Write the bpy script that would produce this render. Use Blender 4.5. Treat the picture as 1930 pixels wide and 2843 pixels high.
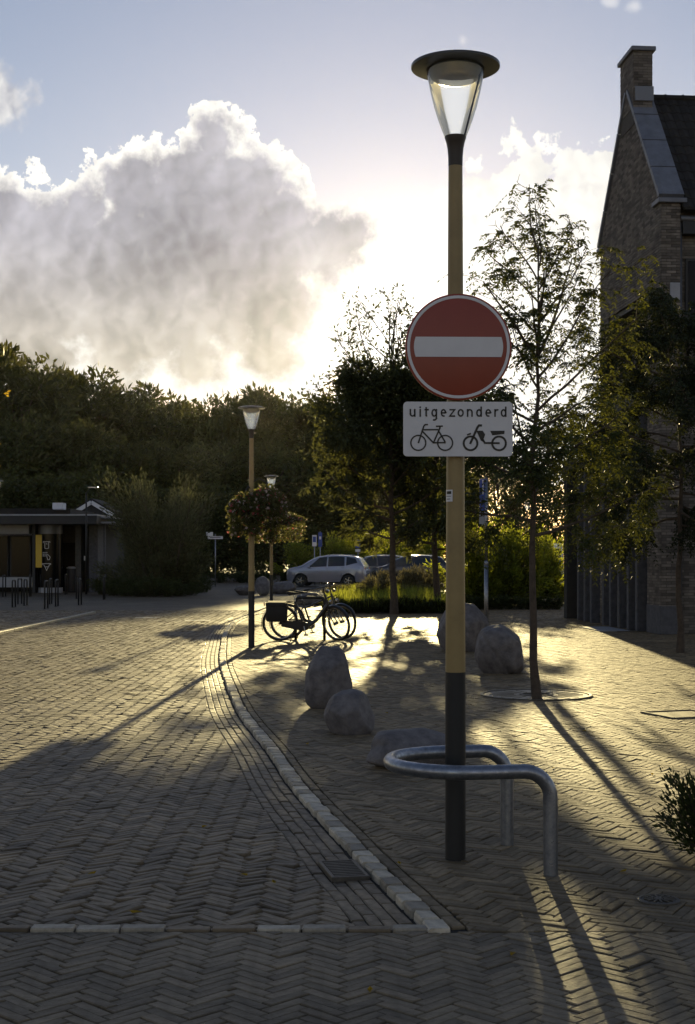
import bpy, math, random
import numpy as np
from mathutils import Vector, Matrix

for o in list(bpy.data.objects):
    bpy.data.objects.remove(o)
SC = bpy.context.scene
COL = SC.collection
R = math.radians

# ------------------------------------------------------------------ camera
H = 1.7                      # eye height in metres
cam_d = bpy.data.cameras.new('camera')
cam = bpy.data.objects.new('camera', cam_d)
COL.objects.link(cam)
cam.location = (0, 0, H)
cam.rotation_euler = (R(90), 0, 0)
cam_d.sensor_fit = 'VERTICAL'
cam_d.sensor_height = 36.0
cam_d.sensor_width = 24.0
cam_d.lens = 50.0
cam_d.shift_y = 0.043
cam_d.clip_start = 0.1
cam_d.clip_end = 6000
SC.camera = cam

# ------------------------------------------------------------------ world
SUN_AZ = math.atan2(130, 3228)                 # to the right of +Y
SUN_EL = math.atan2(517, math.hypot(130, 3228))
world = bpy.data.worlds.new('World')
SC.world = world
world.use_nodes = True
world.cycles.sampling_method = 'MANUAL'
world.cycles.sample_map_resolution = 512
NT = world.node_tree
NT.nodes.clear()
L = NT.links.new
SKY_STRENGTH = 0.05


def wn(t, **kw):
    n = NT.nodes.new(t)
    for k, v in kw.items():
        setattr(n, k, v)
    return n


def wm(op, a, b=None, c=None, clamp=False):
    n = NT.nodes.new('ShaderNodeMath')
    n.operation = op
    n.use_clamp = clamp
    for i, x in enumerate((a, b, c)):
        if x is None:
            continue
        if isinstance(x, (int, float)):
            n.inputs[i].default_value = x
        else:
            L(x, n.inputs[i])
    return n.outputs[0]


def wmix(fac, a, b, blend='MIX'):
    n = NT.nodes.new('ShaderNodeMix')
    n.data_type = 'RGBA'
    n.blend_type = blend
    n.clamp_result = False
    for sock, x in ((n.inputs[0], fac), (n.inputs[6], a), (n.inputs[7], b)):
        if isinstance(x, (int, float)):
            sock.default_value = x if sock.type == 'VALUE' else (x, x, x, 1)
        elif isinstance(x, tuple):
            sock.default_value = (*x, 1) if len(x) == 3 else x
        else:
            L(x, sock)
    return n.outputs[2]


def wsmooth(x, lo, hi):
    n = NT.nodes.new('ShaderNodeMapRange')
    n.interpolation_type = 'SMOOTHSTEP'
    L(x, n.inputs[0])
    n.inputs[1].default_value = lo
    n.inputs[2].default_value = hi
    return n.outputs[0]


def wnoise(vec, scale, detail=7, rough=0.55, dist=0.0):
    n = NT.nodes.new('ShaderNodeTexNoise')
    n.noise_dimensions = '2D'
    n.inputs['Scale'].default_value = scale
    n.inputs['Detail'].default_value = detail
    n.inputs['Roughness'].default_value = rough
    n.inputs['Distortion'].default_value = dist
    L(vec, n.inputs['Vector'])
    return n.outputs['Fac']


def build_sky():
    tc = wn('ShaderNodeTexCoord')
    sep = wn('ShaderNodeSeparateXYZ')
    L(tc.outputs['Generated'], sep.inputs[0])
    x, y, z = sep.outputs
    az = wm('MULTIPLY', wm('ARCTAN2', x, y), 57.2958)          # degrees right of +Y
    el = wm('MULTIPLY', wm('ARCSINE', z), 57.2958)             # degrees above horizon
    cmb = wn('ShaderNodeCombineXYZ')
    L(az, cmb.inputs[0]); L(el, cmb.inputs[1])
    p = cmb.outputs[0]
    # direction from here towards the sun, used to light the billows
    off = wn('ShaderNodeVectorMath', operation='SUBTRACT')
    tos = wn('ShaderNodeVectorMath', operation='SUBTRACT')
    tos.inputs[0].default_value = (math.degrees(SUN_AZ), math.degrees(SUN_EL), 0)
    L(p, tos.inputs[1])
    nrm = wn('ShaderNodeVectorMath', operation='NORMALIZE')
    L(tos.outputs[0], nrm.inputs[0])
    scl = wn('ShaderNodeVectorMath', operation='SCALE')
    L(nrm.outputs[0], scl.inputs[0]); scl.inputs['Scale'].default_value = 0.35
    add = wn('ShaderNodeVectorMath', operation='ADD')
    L(p, add.inputs[0]); L(scl.outputs[0], add.inputs[1])
    p2 = add.outputs[0]

    sky = wn('ShaderNodeTexSky', sky_type='NISHITA')
    sky.sun_disc = False
    sky.sun_elevation = SUN_EL
    sky.sun_rotation = SUN_AZ
    sky.altitude = 0
    sky.air_density = 1.0
    sky.dust_density = SKY_DUST
    sky.ozone_density = 1.0

    def deg(px, py, r):
        a = math.degrees(math.atan((px - 789) / 3228))
        e = math.degrees(math.atan((1262 - py) / 3228))
        return a, e, r / 56.3

    def puffs(vec, scale):
        n = wn('ShaderNodeTexVoronoi', voronoi_dimensions='2D', feature='F1')
        n.inputs['Scale'].default_value = scale
        n.inputs['Detail'].default_value = 1.0
        n.inputs['Roughness'].default_value = 0.55
        n.inputs['Lacunarity'].default_value = 2.3
        L(vec, n.inputs['Vector'])
        return n.outputs['Distance']

    # billows: rounded puffs, bent a little by coarse noise
    warp = wn('ShaderNodeTexNoise', noise_dimensions='2D')
    warp.inputs['Scale'].default_value = 0.9
    warp.inputs['Detail'].default_value = 5
    L(p, warp.inputs['Vector'])
    wv = wn('ShaderNodeVectorMath', operation='MULTIPLY_ADD')
    L(warp.outputs['Color'], wv.inputs[0])
    wv.inputs[1].default_value = (0.9, 0.9, 0)
    L(p, wv.inputs[2])
    pw = wv.outputs[0]
    add2 = wn('ShaderNodeVectorMath', operation='ADD')
    L(pw, add2.inputs[0]); L(scl.outputs[0], add2.inputs[1])
    nz = wnoise(p, 0.5, 5, 0.58)
    nA = wm('SUBTRACT', wm('MULTIPLY_ADD', nz, 0.55, 0.52), wm('MULTIPLY', puffs(pw, 0.62), 0.46))
    nA2 = wm('SUBTRACT', wm('MULTIPLY_ADD', nz, 0.55, 0.52), wm('MULTIPLY', puffs(add2.outputs[0], 0.62), 0.46))
    nB = wnoise(p, 1.6, 5, 0.6)
    nC = wnoise(p, 0.22, 3, 0.5)

    def blob_field(circles, amp):
        f = None
        for c in circles:
            a, e, r = deg(*c)
            dn = wn('ShaderNodeVectorMath', operation='DISTANCE')
            L(p, dn.inputs[0])
            dn.inputs[1].default_value = (a, e, 0)
            g = wm('SUBTRACT', r, dn.outputs['Value'])
            f = g if f is None else wm('MAXIMUM', f, g)
        base = f
        f = wm('ADD', f, 0.22)
        n1 = wm('MULTIPLY', wm('SUBTRACT', nA, 0.5), amp)
        n2 = wm('MULTIPLY', wm('SUBTRACT', nB, 0.5), amp * 0.75)
        return wm('ADD', wm('ADD', f, n1), n2), base

    sunang = wn('ShaderNodeVectorMath', operation='LENGTH')
    L(tos.outputs[0], sunang.inputs[0])
    ang = sunang.outputs['Value']
    # forward-scattered light round the sun
    glow_n = wm('MULTIPLY', wm('EXPONENT', wm('MULTIPLY', ang, -1 / 1.35)), GLOW_NEAR)
    glow_w = wm('MULTIPLY', wm('EXPONENT', wm('MULTIPLY', ang, -1 / 6.5)), GLOW_WIDE)
    glow = wm('ADD', glow_n, glow_w)

    emb = wm('MULTIPLY', wm('SUBTRACT', nA2, nA), EMB)         # >0: faces the sun
    emb = wm('MAXIMUM', wm('MINIMUM', emb, 1.0), -1.0)

    # --- bright bank to the right of the sun
    bank = [(1190, 400, 72), (1110, 470, 80), (1030, 540, 80), (965, 590, 70), (1300, 420, 72),
            (1385, 470, 90), (1480, 500, 120), (1640, 520, 170), (1060, 650, 150), (900, 690, 95),
            (1250, 620, 190), (820, 760, 110), (1450, 680, 190), (1900, 560, 260), (2300, 640, 330),
            (870, 870, 110), (1050, 850, 150), (690, 880, 60), (1250, 880, 200)]
    fb, _ = blob_field(bank, 2.3)
    mb = wsmooth(fb, 0.0, 0.28)
    bc = wmix(wm('MULTIPLY_ADD', emb, 0.45, 0.55, clamp=True), BANK_DARK, BANK_LIGHT)
    # --- the big backlit cumulus on the left
    big = [(490, 325, 78), (430, 410, 110), (560, 430, 110), (650, 520, 115), (735, 560, 100), (800, 530, 60),
           (310, 450, 95), (200, 490, 80), (430, 500, 150), (520, 620, 190), (300, 660, 200), (120, 640, 190), (0, 610, 190),
           (610, 690, 130), (610, 795, 85), (440, 815, 85), (260, 825, 85), (80, 810, 105), (-200, 640, 260),
           (-520, 700, 330), (-1000, 640, 420)]
    fg, fg0 = blob_field(big, 1.9)
    mg = wsmooth(fg, 0.0, 0.13)
    rim = wm('SUBTRACT', 1.0, wsmooth(wm('MULTIPLY_ADD', fg0, 0.30, wm('MULTIPLY', fg, 0.75)), 0.08, 1.0))
    body = wmix(wsmooth(el, 6.0, 13.5), BIG_LOW, BIG_HIGH)
    shade = wm('MULTIPLY_ADD', wm('SUBTRACT', nC, 0.5), 1.1, wm('MULTIPLY_ADD', emb, 0.20, 1.0))
    body = wmix(1.0, body, shade, 'MULTIPLY')
    bigc = wmix(wm('MULTIPLY', rim, wm('MULTIPLY_ADD', emb, 0.45, 0.95, clamp=True)), body, BIG_RIM)
    # --- torn grey scraps, upper left, and two faint ones upper right
    scr, _ = blob_field([(-10, 200, 40), (10, 270, 60), (60, 250, 30), (-90, 240, 90)], 1.6)
    ms = wm('MULTIPLY', wsmooth(scr, 0.0, 0.9), 0.75)
    scr2, _ = blob_field([(1385, 15, 14), (1440, 40, 12), (1050, 95, 8)], 0.5)
    ms2 = wm('MULTIPLY', wsmooth(scr2, 0.0, 0.4), 0.4)
    # --- the rest of the sky carries the same broken cumulus
    rest = wnoise(p, 0.045, 4, 0.55)
    mr = wm('MULTIPLY', wsmooth(rest, 0.50, 0.62),
            wm('MULTIPLY', wsmooth(wm('ABSOLUTE', az), 30.0, 45.0), wm('SUBTRACT', 1.0, wsmooth(el, 25.0, 45.0))))

    col = wmix(1.0, sky.outputs[0], SKY_STRENGTH, 'MULTIPLY')
    col = wmix(1.0, col, SKY_TINT, 'MULTIPLY')
    col = wmix(mr, col, BIG_HIGH)
    col = wmix(ms2, col, BANK_LIGHT)
    col = wmix(ms, col, wmix(wm('MULTIPLY_ADD', emb, 0.5, 0.35, clamp=True), BIG_HIGH, BIG_RIM))
    col = wmix(mb, col, bc)
    gl = wmix(1.0, GLOW_COL, glow, 'MULTIPLY')
    col = wmix(1.0, col, gl, 'ADD')
    gl2 = wmix(1.0, GLOW_COL, wm('MULTIPLY', glow, 0.30), 'MULTIPLY')
    bigc = wmix(1.0, bigc, gl2, 'ADD')
    col = wmix(mg, col, bigc)
    bg = wn('ShaderNodeBackground')
    L(col, bg.inputs[0])
    bg.inputs[1].default_value = 1.0
    out = wn('ShaderNodeOutputWorld')
    L(bg.outputs[0], out.inputs[0])


EMB = -4.0
SKY_DUST = 0.15
SKY_TINT = (1.0, 0.895, 0.97)
GLOW_COL = (1.0, 0.95, 0.82)
GLOW_NEAR = 1.1
GLOW_WIDE = 0.09
BANK_LIGHT = (0.43, 0.42, 0.40)
BANK_DARK = (0.31, 0.305, 0.295)
BIG_LOW = (0.285, 0.260, 0.215)
BIG_HIGH = (0.185, 0.180, 0.195)
BIG_RIM = (0.47, 0.455, 0.42)
build_sky()

sun_d = bpy.data.lights.new('sun', 'SUN')
sun_d.energy = 3.8
sun_d.angle = R(0.53)
sun_d.color = (1.0, 0.81, 0.39)
sun = bpy.data.objects.new('sun', sun_d)
COL.objects.link(sun)
sdir = Vector((math.sin(SUN_AZ) * math.cos(SUN_EL), math.cos(SUN_AZ) * math.cos(SUN_EL), math.sin(SUN_EL)))
sun.rotation_euler = sdir.to_track_quat('Z', 'Y').to_euler()
sun.location = (3, 60, 30)

vs = SC.view_settings
vs.view_transform = 'Standard'
vs.look = 'None'
vs.exposure = 1.3
vs.gamma = 1.0
vs.use_curve_mapping = False
HAZE_DENSITY = 0.000012
HAZE_G = 0.88
SC.cycles.volume_bounces = 0
SC.cycles.max_bounces = 8
SC.cycles.transparent_max_bounces = 16
SC.cycles.caustics_reflective = False
SC.cycles.caustics_refractive = False
SC.cycles.sample_clamp_indirect = 6.0

# ------------------------------------------------------------------ helpers
F, CX, HY = 3228.0, 789.0, 1262.0


def gp(px, py, z=0.0):
    """survey point: where a sight line meets level z -> (x, y)"""
    d = F * (H - z) / (py - HY)
    return (px - CX) * d / F, d


def tag(o, label=None, cat=None, group=None, kind=None):
    if label: o['label'] = label
    if cat: o['category'] = cat
    if group: o['group'] = group
    if kind: o['kind'] = kind
    return o


def empty(name, loc=(0, 0, 0), rz=0.0, label=None, cat=None, group=None):
    o = bpy.data.objects.new(name, None)
    o.empty_display_size = 0.1
    COL.objects.link(o)
    o.location = loc
    o.rotation_euler = (0, 0, rz)
    return tag(o, label, cat, group)


def obj(name, me, parent=None, loc=None, rot=None):
    o = bpy.data.objects.new(name, me)
    COL.objects.link(o)
    if parent is not None: o.parent = parent
    if loc is not None: o.location = loc
    if rot is not None: o.rotation_euler = rot
    return o


def copy_tree(o, parent=None):
    c = o.copy()
    COL.objects.link(c)
    c.parent = parent
    for ch in list(o.children):
        copy_tree(ch, c)
    return c


def np_mesh(name, v, faces, mat, smooth=False, tint=None):
    """faces: int array (M,k)"""
    v = np.asarray(v, dtype=np.float32).reshape(-1, 3)
    faces = np.asarray(faces, dtype=np.int32)
    m, k = faces.shape
    me = bpy.data.meshes.new(name)
    me.vertices.add(len(v)); me.vertices.foreach_set('co', v.ravel())
    me.loops.add(m * k); me.loops.foreach_set('vertex_index', faces.ravel())
    me.polygons.add(m)
    me.polygons.foreach_set('loop_start', np.arange(0, m * k, k, dtype=np.int32))
    me.polygons.foreach_set('loop_total', np.full(m, k, dtype=np.int32))
    me.polygons.foreach_set('use_smooth', np.full(m, smooth, dtype=bool))
    if tint is not None:
        a = me.attributes.new('tint', 'FLOAT', 'FACE')
        a.data.foreach_set('value', np.asarray(tint, dtype=np.float32))
    me.update(calc_edges=True)
    me.validate()
    if mat: me.materials.append(mat)
    return me


class MB:
    """collects shapes of one part"""
    def __init__(self):
        self.v, self.f, self.t = [], [], []

    def add(self, vs_, fs_, tint=0.5):
        o = len(self.v)
        self.v += [tuple(p) for p in vs_]
        self.f += [tuple(i + o for i in f) for f in fs_]
        self.t += [tint] * len(fs_)
        return self

    def box(self, c, s, rz=0.0, bev=0.0, M=None, tint=0.5):
        hx, hy, hz = s[0] / 2, s[1] / 2, s[2] / 2
        if bev <= 0:
            vs_ = [(x, y, z) for z in (-hz, hz) for x, y in ((-hx, -hy), (hx, -hy), (hx, hy), (-hx, hy))]
            fs_ = [(3, 2, 1, 0), (4, 5, 6, 7), (0, 1, 5, 4), (1, 2, 6, 5), (2, 3, 7, 6), (3, 0, 4, 7)]
        else:
            b = min(bev, hx * .9, hy * .9, hz * .9)
            ring = lambda ix, iy, z: [(-hx + ix, -hy + iy, z), (hx - ix, -hy + iy, z), (hx - ix, hy - iy, z), (-hx + ix, hy - iy, z)]
            oct_ = lambda i, z: [(-hx + b, -hy + i, z), (hx - b, -hy + i, z), (hx - i, -hy + b, z), (hx - i, hy - b, z),
                                 (hx - b, hy - i, z), (-hx + b, hy - i, z), (-hx + i, hy - b, z), (-hx + i, -hy + b, z)]
            lev = [oct_(b * .6, -hz), oct_(0, -hz + b), oct_(0, hz - b), oct_(b * .6, hz)]
            vs_ = [p for l_ in lev for p in l_]
            fs_ = [tuple(reversed(range(8))), tuple(range(24, 32))]
            for k in range(3):
                for i in range(8):
                    j = (i + 1) % 8
                    fs_.append((k * 8 + i, k * 8 + j, k * 8 + 8 + j, k * 8 + 8 + i))
        m = Matrix.Translation(Vector(c)) @ Matrix.Rotation(rz, 4, 'Z')
        if M is not None: m = M @ m
        return self.add([m @ Vector(p) for p in vs_], fs_, tint)

    def lathe(self, prof, n=24, c=(0, 0, 0), cap0=False, cap1=False, M=None):
        vs_ = []
        for r_, z_ in prof:
            for i in range(n):
                a = 2 * math.pi * i / n
                vs_.append((c[0] + r_ * math.cos(a), c[1] + r_ * math.sin(a), c[2] + z_))
        fs_ = []
        for k in range(len(prof) - 1):
            for i in range(n):
                j = (i + 1) % n
                fs_.append((k * n + i, k * n + j, k * n + n + j, k * n + n + i))
        if cap0: fs_.append(tuple(reversed(range(n))))
        if cap1: fs_.append(tuple(range((len(prof) - 1) * n, len(prof) * n)))
        if M is not None: vs_ = [M @ Vector(p) for p in vs_]
        return self.add(vs_, fs_)

    def tube(self, pts, rad, n=8, cap=True, closed=False):
        pts = [Vector(p) for p in pts]
        k = len(pts)
        if not hasattr(rad, '__len__'): rad = [rad] * k
        vs_, up = [], None
        for i, p in enumerate(pts):
            if closed:
                t = (pts[(i + 1) % k] - pts[i - 1]).normalized()
            else:
                t = (pts[min(i + 1, k - 1)] - pts[max(i - 1, 0)])
                t = t.normalized() if t.length > 1e-9 else Vector((0, 0, 1))
            if up is None:
                up = t.orthogonal().normalized()
            up = (up - t * up.dot(t))
            up = up.normalized() if up.length > 1e-6 else t.orthogonal().normalized()
            s = t.cross(up)
            for j in range(n):
                a = 2 * math.pi * j / n
                vs_.append(p + (up * math.cos(a) + s * math.sin(a)) * rad[i])
        fs_ = []
        for i in range(k if closed else k - 1):
            i2 = (i + 1) % k
            for j in range(n):
                j2 = (j + 1) % n
                fs_.append((i * n + j, i * n + j2, i2 * n + j2, i2 * n + j))
        if cap and not closed:
            fs_.append(tuple(reversed(range(n))))
            fs_.append(tuple(range((k - 1) * n, k * n)))
        return self.add(vs_, fs_)

    def prism(self, poly, y0, y1, M=None, tint=0.5):
        """polygon in local x,z extruded along y"""
        n = len(poly)
        vs_ = [(x, y0, z) for x, z in poly] + [(x, y1, z) for x, z in poly]
        fs_ = [tuple(range(n)), tuple(reversed(range(n, 2 * n)))]
        for i in range(n):
            j = (i + 1) % n
            fs_.append((i + n, j + n, j, i))
        if M is not None: vs_ = [M @ Vector(p) for p in vs_]
        return self.add(vs_, fs_, tint)

    def ribbon(self, pts, w, y, th=0.002):
        """flat stroke in the x,z plane at depth y (towards the viewer -y), mitred"""
        P = [Vector((a, b)) for a, b in pts]
        n = len(P)
        le, ri = [], []
        for i in range(n):
            d0 = (P[i] - P[i - 1]).normalized() if i else (P[1] - P[0]).normalized()
            d1 = (P[i + 1] - P[i]).normalized() if i < n - 1 else d0
            m = d0 + d1
            m = m.normalized() if m.length > 1e-6 else d0
            nn = Vector((-m.y, m.x))
            s = w / 2 / max(0.5, nn.dot(Vector((-d0.y, d0.x))))
            le.append(P[i] + nn * s); ri.append(P[i] - nn * s)
        for i in range(n - 1):
            self.prism([ri[i], ri[i + 1], le[i + 1], le[i]], y, y + th)
        return self

    def mesh(self, name, mat, smooth=False):
        me = bpy.data.meshes.new(name)
        me.from_pydata(self.v, [], self.f)
        a = me.attributes.new('tint', 'FLOAT', 'FACE')
        a.data.foreach_set('value', np.asarray(self.t, dtype=np.float32))
        me.validate()
        me.polygons.foreach_set('use_smooth', np.full(len(me.polygons), bool(smooth)))
        me.update()
        if mat: me.materials.append(mat)
        if smooth is not True and smooth:      # an angle: keep edges crisp
            me.set_sharp_from_angle(angle=R(smooth))
        return me

    def build(self, name, mat, parent=None, smooth=False, loc=None, rot=None):
        return obj(name, self.mesh(name, mat, smooth), parent, loc, rot)


# ------------------------------------------------------------------ materials
def mat(name, col, rough=0.7, metal=0.0, var=0.0, vscale=6.0, bump=0.0, bscale=40.0, col2=None, spec=0.5,
        tint=0.0, coat=0.0, rvar=0.0, emit=0.0, stain=0.0):
    m = bpy.data.materials.new(name)
    m.use_nodes = True
    nt = m.node_tree
    b = nt.nodes['Principled BSDF']
    b.inputs['Base Color'].default_value = (*col, 1)
    b.inputs['Roughness'].default_value = rough
    b.inputs['Metallic'].default_value = metal
    b.inputs['Specular IOR Level'].default_value = spec
    b.inputs['Coat Weight'].default_value = coat
    if emit:
        b.inputs['Emission Color'].default_value = (*col, 1)
        b.inputs['Emission Strength'].default_value = emit
    cur = None
    tc = nt.nodes.new('ShaderNodeTexCoord')
    if var > 0:
        n = nt.nodes.new('ShaderNodeTexNoise')
        n.inputs['Scale'].default_value = vscale
        n.inputs['Detail'].default_value = 6
        n.inputs['Roughness'].default_value = 0.65
        nt.links.new(tc.outputs['Object'], n.inputs['Vector'])
        mr = nt.nodes.new('ShaderNodeMapRange')
        mr.inputs[1].default_value = 0.3; mr.inputs[2].default_value = 0.7
        nt.links.new(n.outputs['Fac'], mr.inputs[0])
        mx = nt.nodes.new('ShaderNodeMix'); mx.data_type = 'RGBA'
        c2 = col2 if col2 else tuple(c * (1 - var) for c in col)
        c1 = col if col2 else tuple(min(1, c * (1 + var)) for c in col)
        mx.inputs[6].default_value = (*c1, 1); mx.inputs[7].default_value = (*c2, 1)
        nt.links.new(mr.outputs[0], mx.inputs[0])
        cur = mx.outputs[2]
        if rvar:
            r2 = nt.nodes.new('ShaderNodeMapRange')
            r2.inputs[1].default_value = 0.3; r2.inputs[2].default_value = 0.7
            r2.inputs[3].default_value = rough - rvar; r2.inputs[4].default_value = rough + rvar
            nt.links.new(n.outputs['Fac'], r2.inputs[0])
            nt.links.new(r2.outputs[0], b.inputs['Roughness'])
    if tint > 0:
        at = nt.nodes.new('ShaderNodeAttribute'); at.attribute_name = 'tint'
        mr = nt.nodes.new('ShaderNodeMapRange')
        mr.inputs[3].default_value = 1 - tint; mr.inputs[4].default_value = 1 + tint
        nt.links.new(at.outputs['Fac'], mr.inputs[0])
        mx = nt.nodes.new('ShaderNodeMix'); mx.data_type = 'RGBA'; mx.blend_type = 'MULTIPLY'
        mx.inputs[0].default_value = 1
        if cur is None: mx.inputs[6].default_value = (*col, 1)
        else: nt.links.new(cur, mx.inputs[6])
        nt.links.new(mr.outputs[0], mx.inputs[7])
        cur = mx.outputs[2]
    if stain > 0:                    # worn and dirty areas spreading over many bricks
        ge = nt.nodes.new('ShaderNodeNewGeometry')
        n = nt.nodes.new('ShaderNodeTexNoise'); n.inputs['Scale'].default_value = 1.1
        n.inputs['Detail'].default_value = 7; n.inputs['Roughness'].default_value = 0.65
        nt.links.new(ge.outputs['Position'], n.inputs['Vector'])
        mr = nt.nodes.new('ShaderNodeMapRange'); mr.inputs[1].default_value = .32; mr.inputs[2].default_value = .68
        mr.inputs[3].default_value = 1 - stain; mr.inputs[4].default_value = 1 + stain * .5
        nt.links.new(n.outputs['Fac'], mr.inputs[0])
        mx = nt.nodes.new('ShaderNodeMix'); mx.data_type = 'RGBA'; mx.blend_type = 'MULTIPLY'
        mx.inputs[0].default_value = 1
        if cur is None: mx.inputs[6].default_value = (*col, 1)
        else: nt.links.new(cur, mx.inputs[6])
        nt.links.new(mr.outputs[0], mx.inputs[7])
        cur = mx.outputs[2]
    if cur is not None: nt.links.new(cur, b.inputs['Base Color'])
    if bump > 0:
        n = nt.nodes.new('ShaderNodeTexNoise')
        n.inputs['Scale'].default_value = bscale
        n.inputs['Detail'].default_value = 5
        nt.links.new(tc.outputs['Object'], n.inputs['Vector'])
        bp = nt.nodes.new('ShaderNodeBump')
        bp.inputs['Strength'].default_value = bump
        bp.inputs['Distance'].default_value = 0.01
        nt.links.new(n.outputs['Fac'], bp.inputs['Height'])
        nt.links.new(bp.outputs[0], b.inputs['Normal'])
    return m


def leaf_mat(name, col, trans, w=0.4, var=0.45, vscale=1.5):
    m = bpy.data.materials.new(name); m.use_nodes = True
    nt = m.node_tree; nt.nodes.clear()
    tc = nt.nodes.new('ShaderNodeTexCoord')
    n = nt.nodes.new('ShaderNodeTexNoise'); n.inputs['Scale'].default_value = vscale
    n.inputs['Detail'].default_value = 4
    nt.links.new(tc.outputs['Object'], n.inputs['Vector'])
    at = nt.nodes.new('ShaderNodeAttribute'); at.attribute_name = 'tint'
    ad = nt.nodes.new('ShaderNodeMath'); ad.operation = 'MULTIPLY_ADD'
    nt.links.new(at.outputs['Fac'], ad.inputs[0]); ad.inputs[1].default_value = 0.9
    nt.links.new(n.outputs['Fac'], ad.inputs[2])
    mr = nt.nodes.new('ShaderNodeMapRange'); mr.inputs[1].default_value = 0.3; mr.inputs[2].default_value = 1.4
    mr.inputs[3].default_value = 1 - var; mr.inputs[4].default_value = 1 + var
    nt.links.new(ad.outputs[0], mr.inputs[0])

    def cm(c):
        mx = nt.nodes.new('ShaderNodeMix'); mx.data_type = 'RGBA'; mx.blend_type = 'MULTIPLY'
        mx.inputs[0].default_value = 1; mx.inputs[6].default_value = (*c, 1)
        nt.links.new(mr.outputs[0], mx.inputs[7])
        return mx.outputs[2]
    d = nt.nodes.new('ShaderNodeBsdfPrincipled'); d.inputs['Roughness'].default_value = 0.55
    d.inputs['Specular IOR Level'].default_value = 0.3
    nt.links.new(cm(col), d.inputs['Base Color'])
    t = nt.nodes.new('ShaderNodeBsdfTranslucent'); nt.links.new(cm(trans), t.inputs[0])
    mx = nt.nodes.new('ShaderNodeMixShader'); mx.inputs[0].default_value = w
    nt.links.new(d.outputs[0], mx.inputs[1]); nt.links.new(t.outputs[0], mx.inputs[2])
    o = nt.nodes.new('ShaderNodeOutputMaterial'); nt.links.new(mx.outputs[0], o.inputs[0])
    return m


def glass_thin(name, veil=0.10, col=(0.9, 0.92, 0.95)):
    """thin clear panel: sees through, reflects at grazing angles, a little dust"""
    m = bpy.data.materials.new(name); m.use_nodes = True
    nt = m.node_tree; nt.nodes.clear()
    tr = nt.nodes.new('ShaderNodeBsdfTransparent'); tr.inputs[0].default_value = (0.97, 0.98, 0.98, 1)
    gl = nt.nodes.new('ShaderNodeBsdfGlossy'); gl.inputs['Roughness'].default_value = 0.03
    fr = nt.nodes.new('ShaderNodeFresnel'); fr.inputs[0].default_value = 1.45
    mx = nt.nodes.new('ShaderNodeMixShader')
    nt.links.new(fr.outputs[0], mx.inputs[0]); nt.links.new(tr.outputs[0], mx.inputs[1]); nt.links.new(gl.outputs[0], mx.inputs[2])
    tl = nt.nodes.new('ShaderNodeBsdfTranslucent'); tl.inputs[0].default_value = (*col, 1)
    m2 = nt.nodes.new('ShaderNodeMixShader'); m2.inputs[0].default_value = veil
    nt.links.new(mx.outputs[0], m2.inputs[1]); nt.links.new(tl.outputs[0], m2.inputs[2])
    o = nt.nodes.new('ShaderNodeOutputMaterial'); nt.links.new(m2.outputs[0], o.inputs[0])
    return m


M = {}
M['soil'] = mat('soil', (0.035, 0.028, 0.02), 0.95, var=0.3, bump=0.4)
M['joint'] = mat('joint_sand', (0.022, 0.019, 0.015), 0.95, var=0.3, vscale=30, bump=0.3)
M['brick_walk'] = mat('walk_clinker', (0.212, 0.160, 0.096), 0.66, spec=0.2, var=0.25, vscale=14, bump=0.32, bscale=55, tint=0.34, rvar=0.10, stain=0.42)
M['brick_road'] = mat('road_clinker', (0.185, 0.140, 0.087), 0.58, spec=0.3, var=0.28, vscale=12, bump=0.38, bscale=45, tint=0.38, rvar=0.10, stain=0.42)
M['brick_front'] = mat('forecourt_clinker', (0.185, 0.145, 0.094), 0.64, spec=0.3, var=0.25, vscale=14, bump=0.32, bscale=60, tint=0.30, rvar=0.10, stain=0.42)
M['sett'] = mat('pale_granite', (0.40, 0.35, 0.27), 0.65, var=0.30, vscale=20, bump=0.5, bscale=70, tint=0.5)
M['paint_white'] = mat('road_paint', (0.75, 0.74, 0.70), 0.6, var=0.2, vscale=10)
M['ochre'] = mat('ochre_paint', (0.30, 0.215, 0.085), 0.42, var=0.12, vscale=9, bump=0.08, bscale=160)
M['black_paint'] = mat('black_paint', (0.012, 0.012, 0.012), 0.55, var=0.2, vscale=12, bump=0.1, bscale=120)
M['brown_metal'] = mat('brown_metal', (0.035, 0.024, 0.016), 0.45, var=0.1)
M['cap_metal'] = mat('dark_cap', (0.030, 0.030, 0.034), 0.30, var=0.15, vscale=14)
M['reflector'] = mat('reflector', (0.62, 0.56, 0.38), 0.35, var=0.15, vscale=9)
M['rod'] = mat('rod_metal', (0.05, 0.045, 0.04), 0.3, metal=0.6)
M['lamp_glass'] = glass_thin('lamp_glass', 0.17, (0.46, 0.56, 1.0))
M['sign_red'] = mat('sign_red', (0.28, 0.044, 0.020), 0.38, var=0.08, vscale=5)
M['sign_white'] = mat('sign_white', (0.70, 0.69, 0.70), 0.38, var=0.06, vscale=5)
M['sign_black'] = mat('sign_black', (0.018, 0.015, 0.010), 0.5)
M['sign_back'] = mat('sign_grey_metal', (0.25, 0.25, 0.25), 0.4, metal=0.7)
M['galv'] = mat('galvanised_steel', (0.27, 0.285, 0.32), 0.36, metal=0.85, var=0.30, vscale=26, bump=0.10, bscale=90, rvar=0.10)
M['iron'] = mat('cast_iron', (0.085, 0.072, 0.055), 0.55, metal=0.2, var=0.3, vscale=20, bump=0.3, bscale=80)
M['grate_plate'] = mat('sunlit_grate', (0.17, 0.145, 0.105), 0.5, metal=0.2, var=0.3, vscale=14, bump=0.2)  # lighter than the iron: sunlight on steel put into the colour
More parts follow.
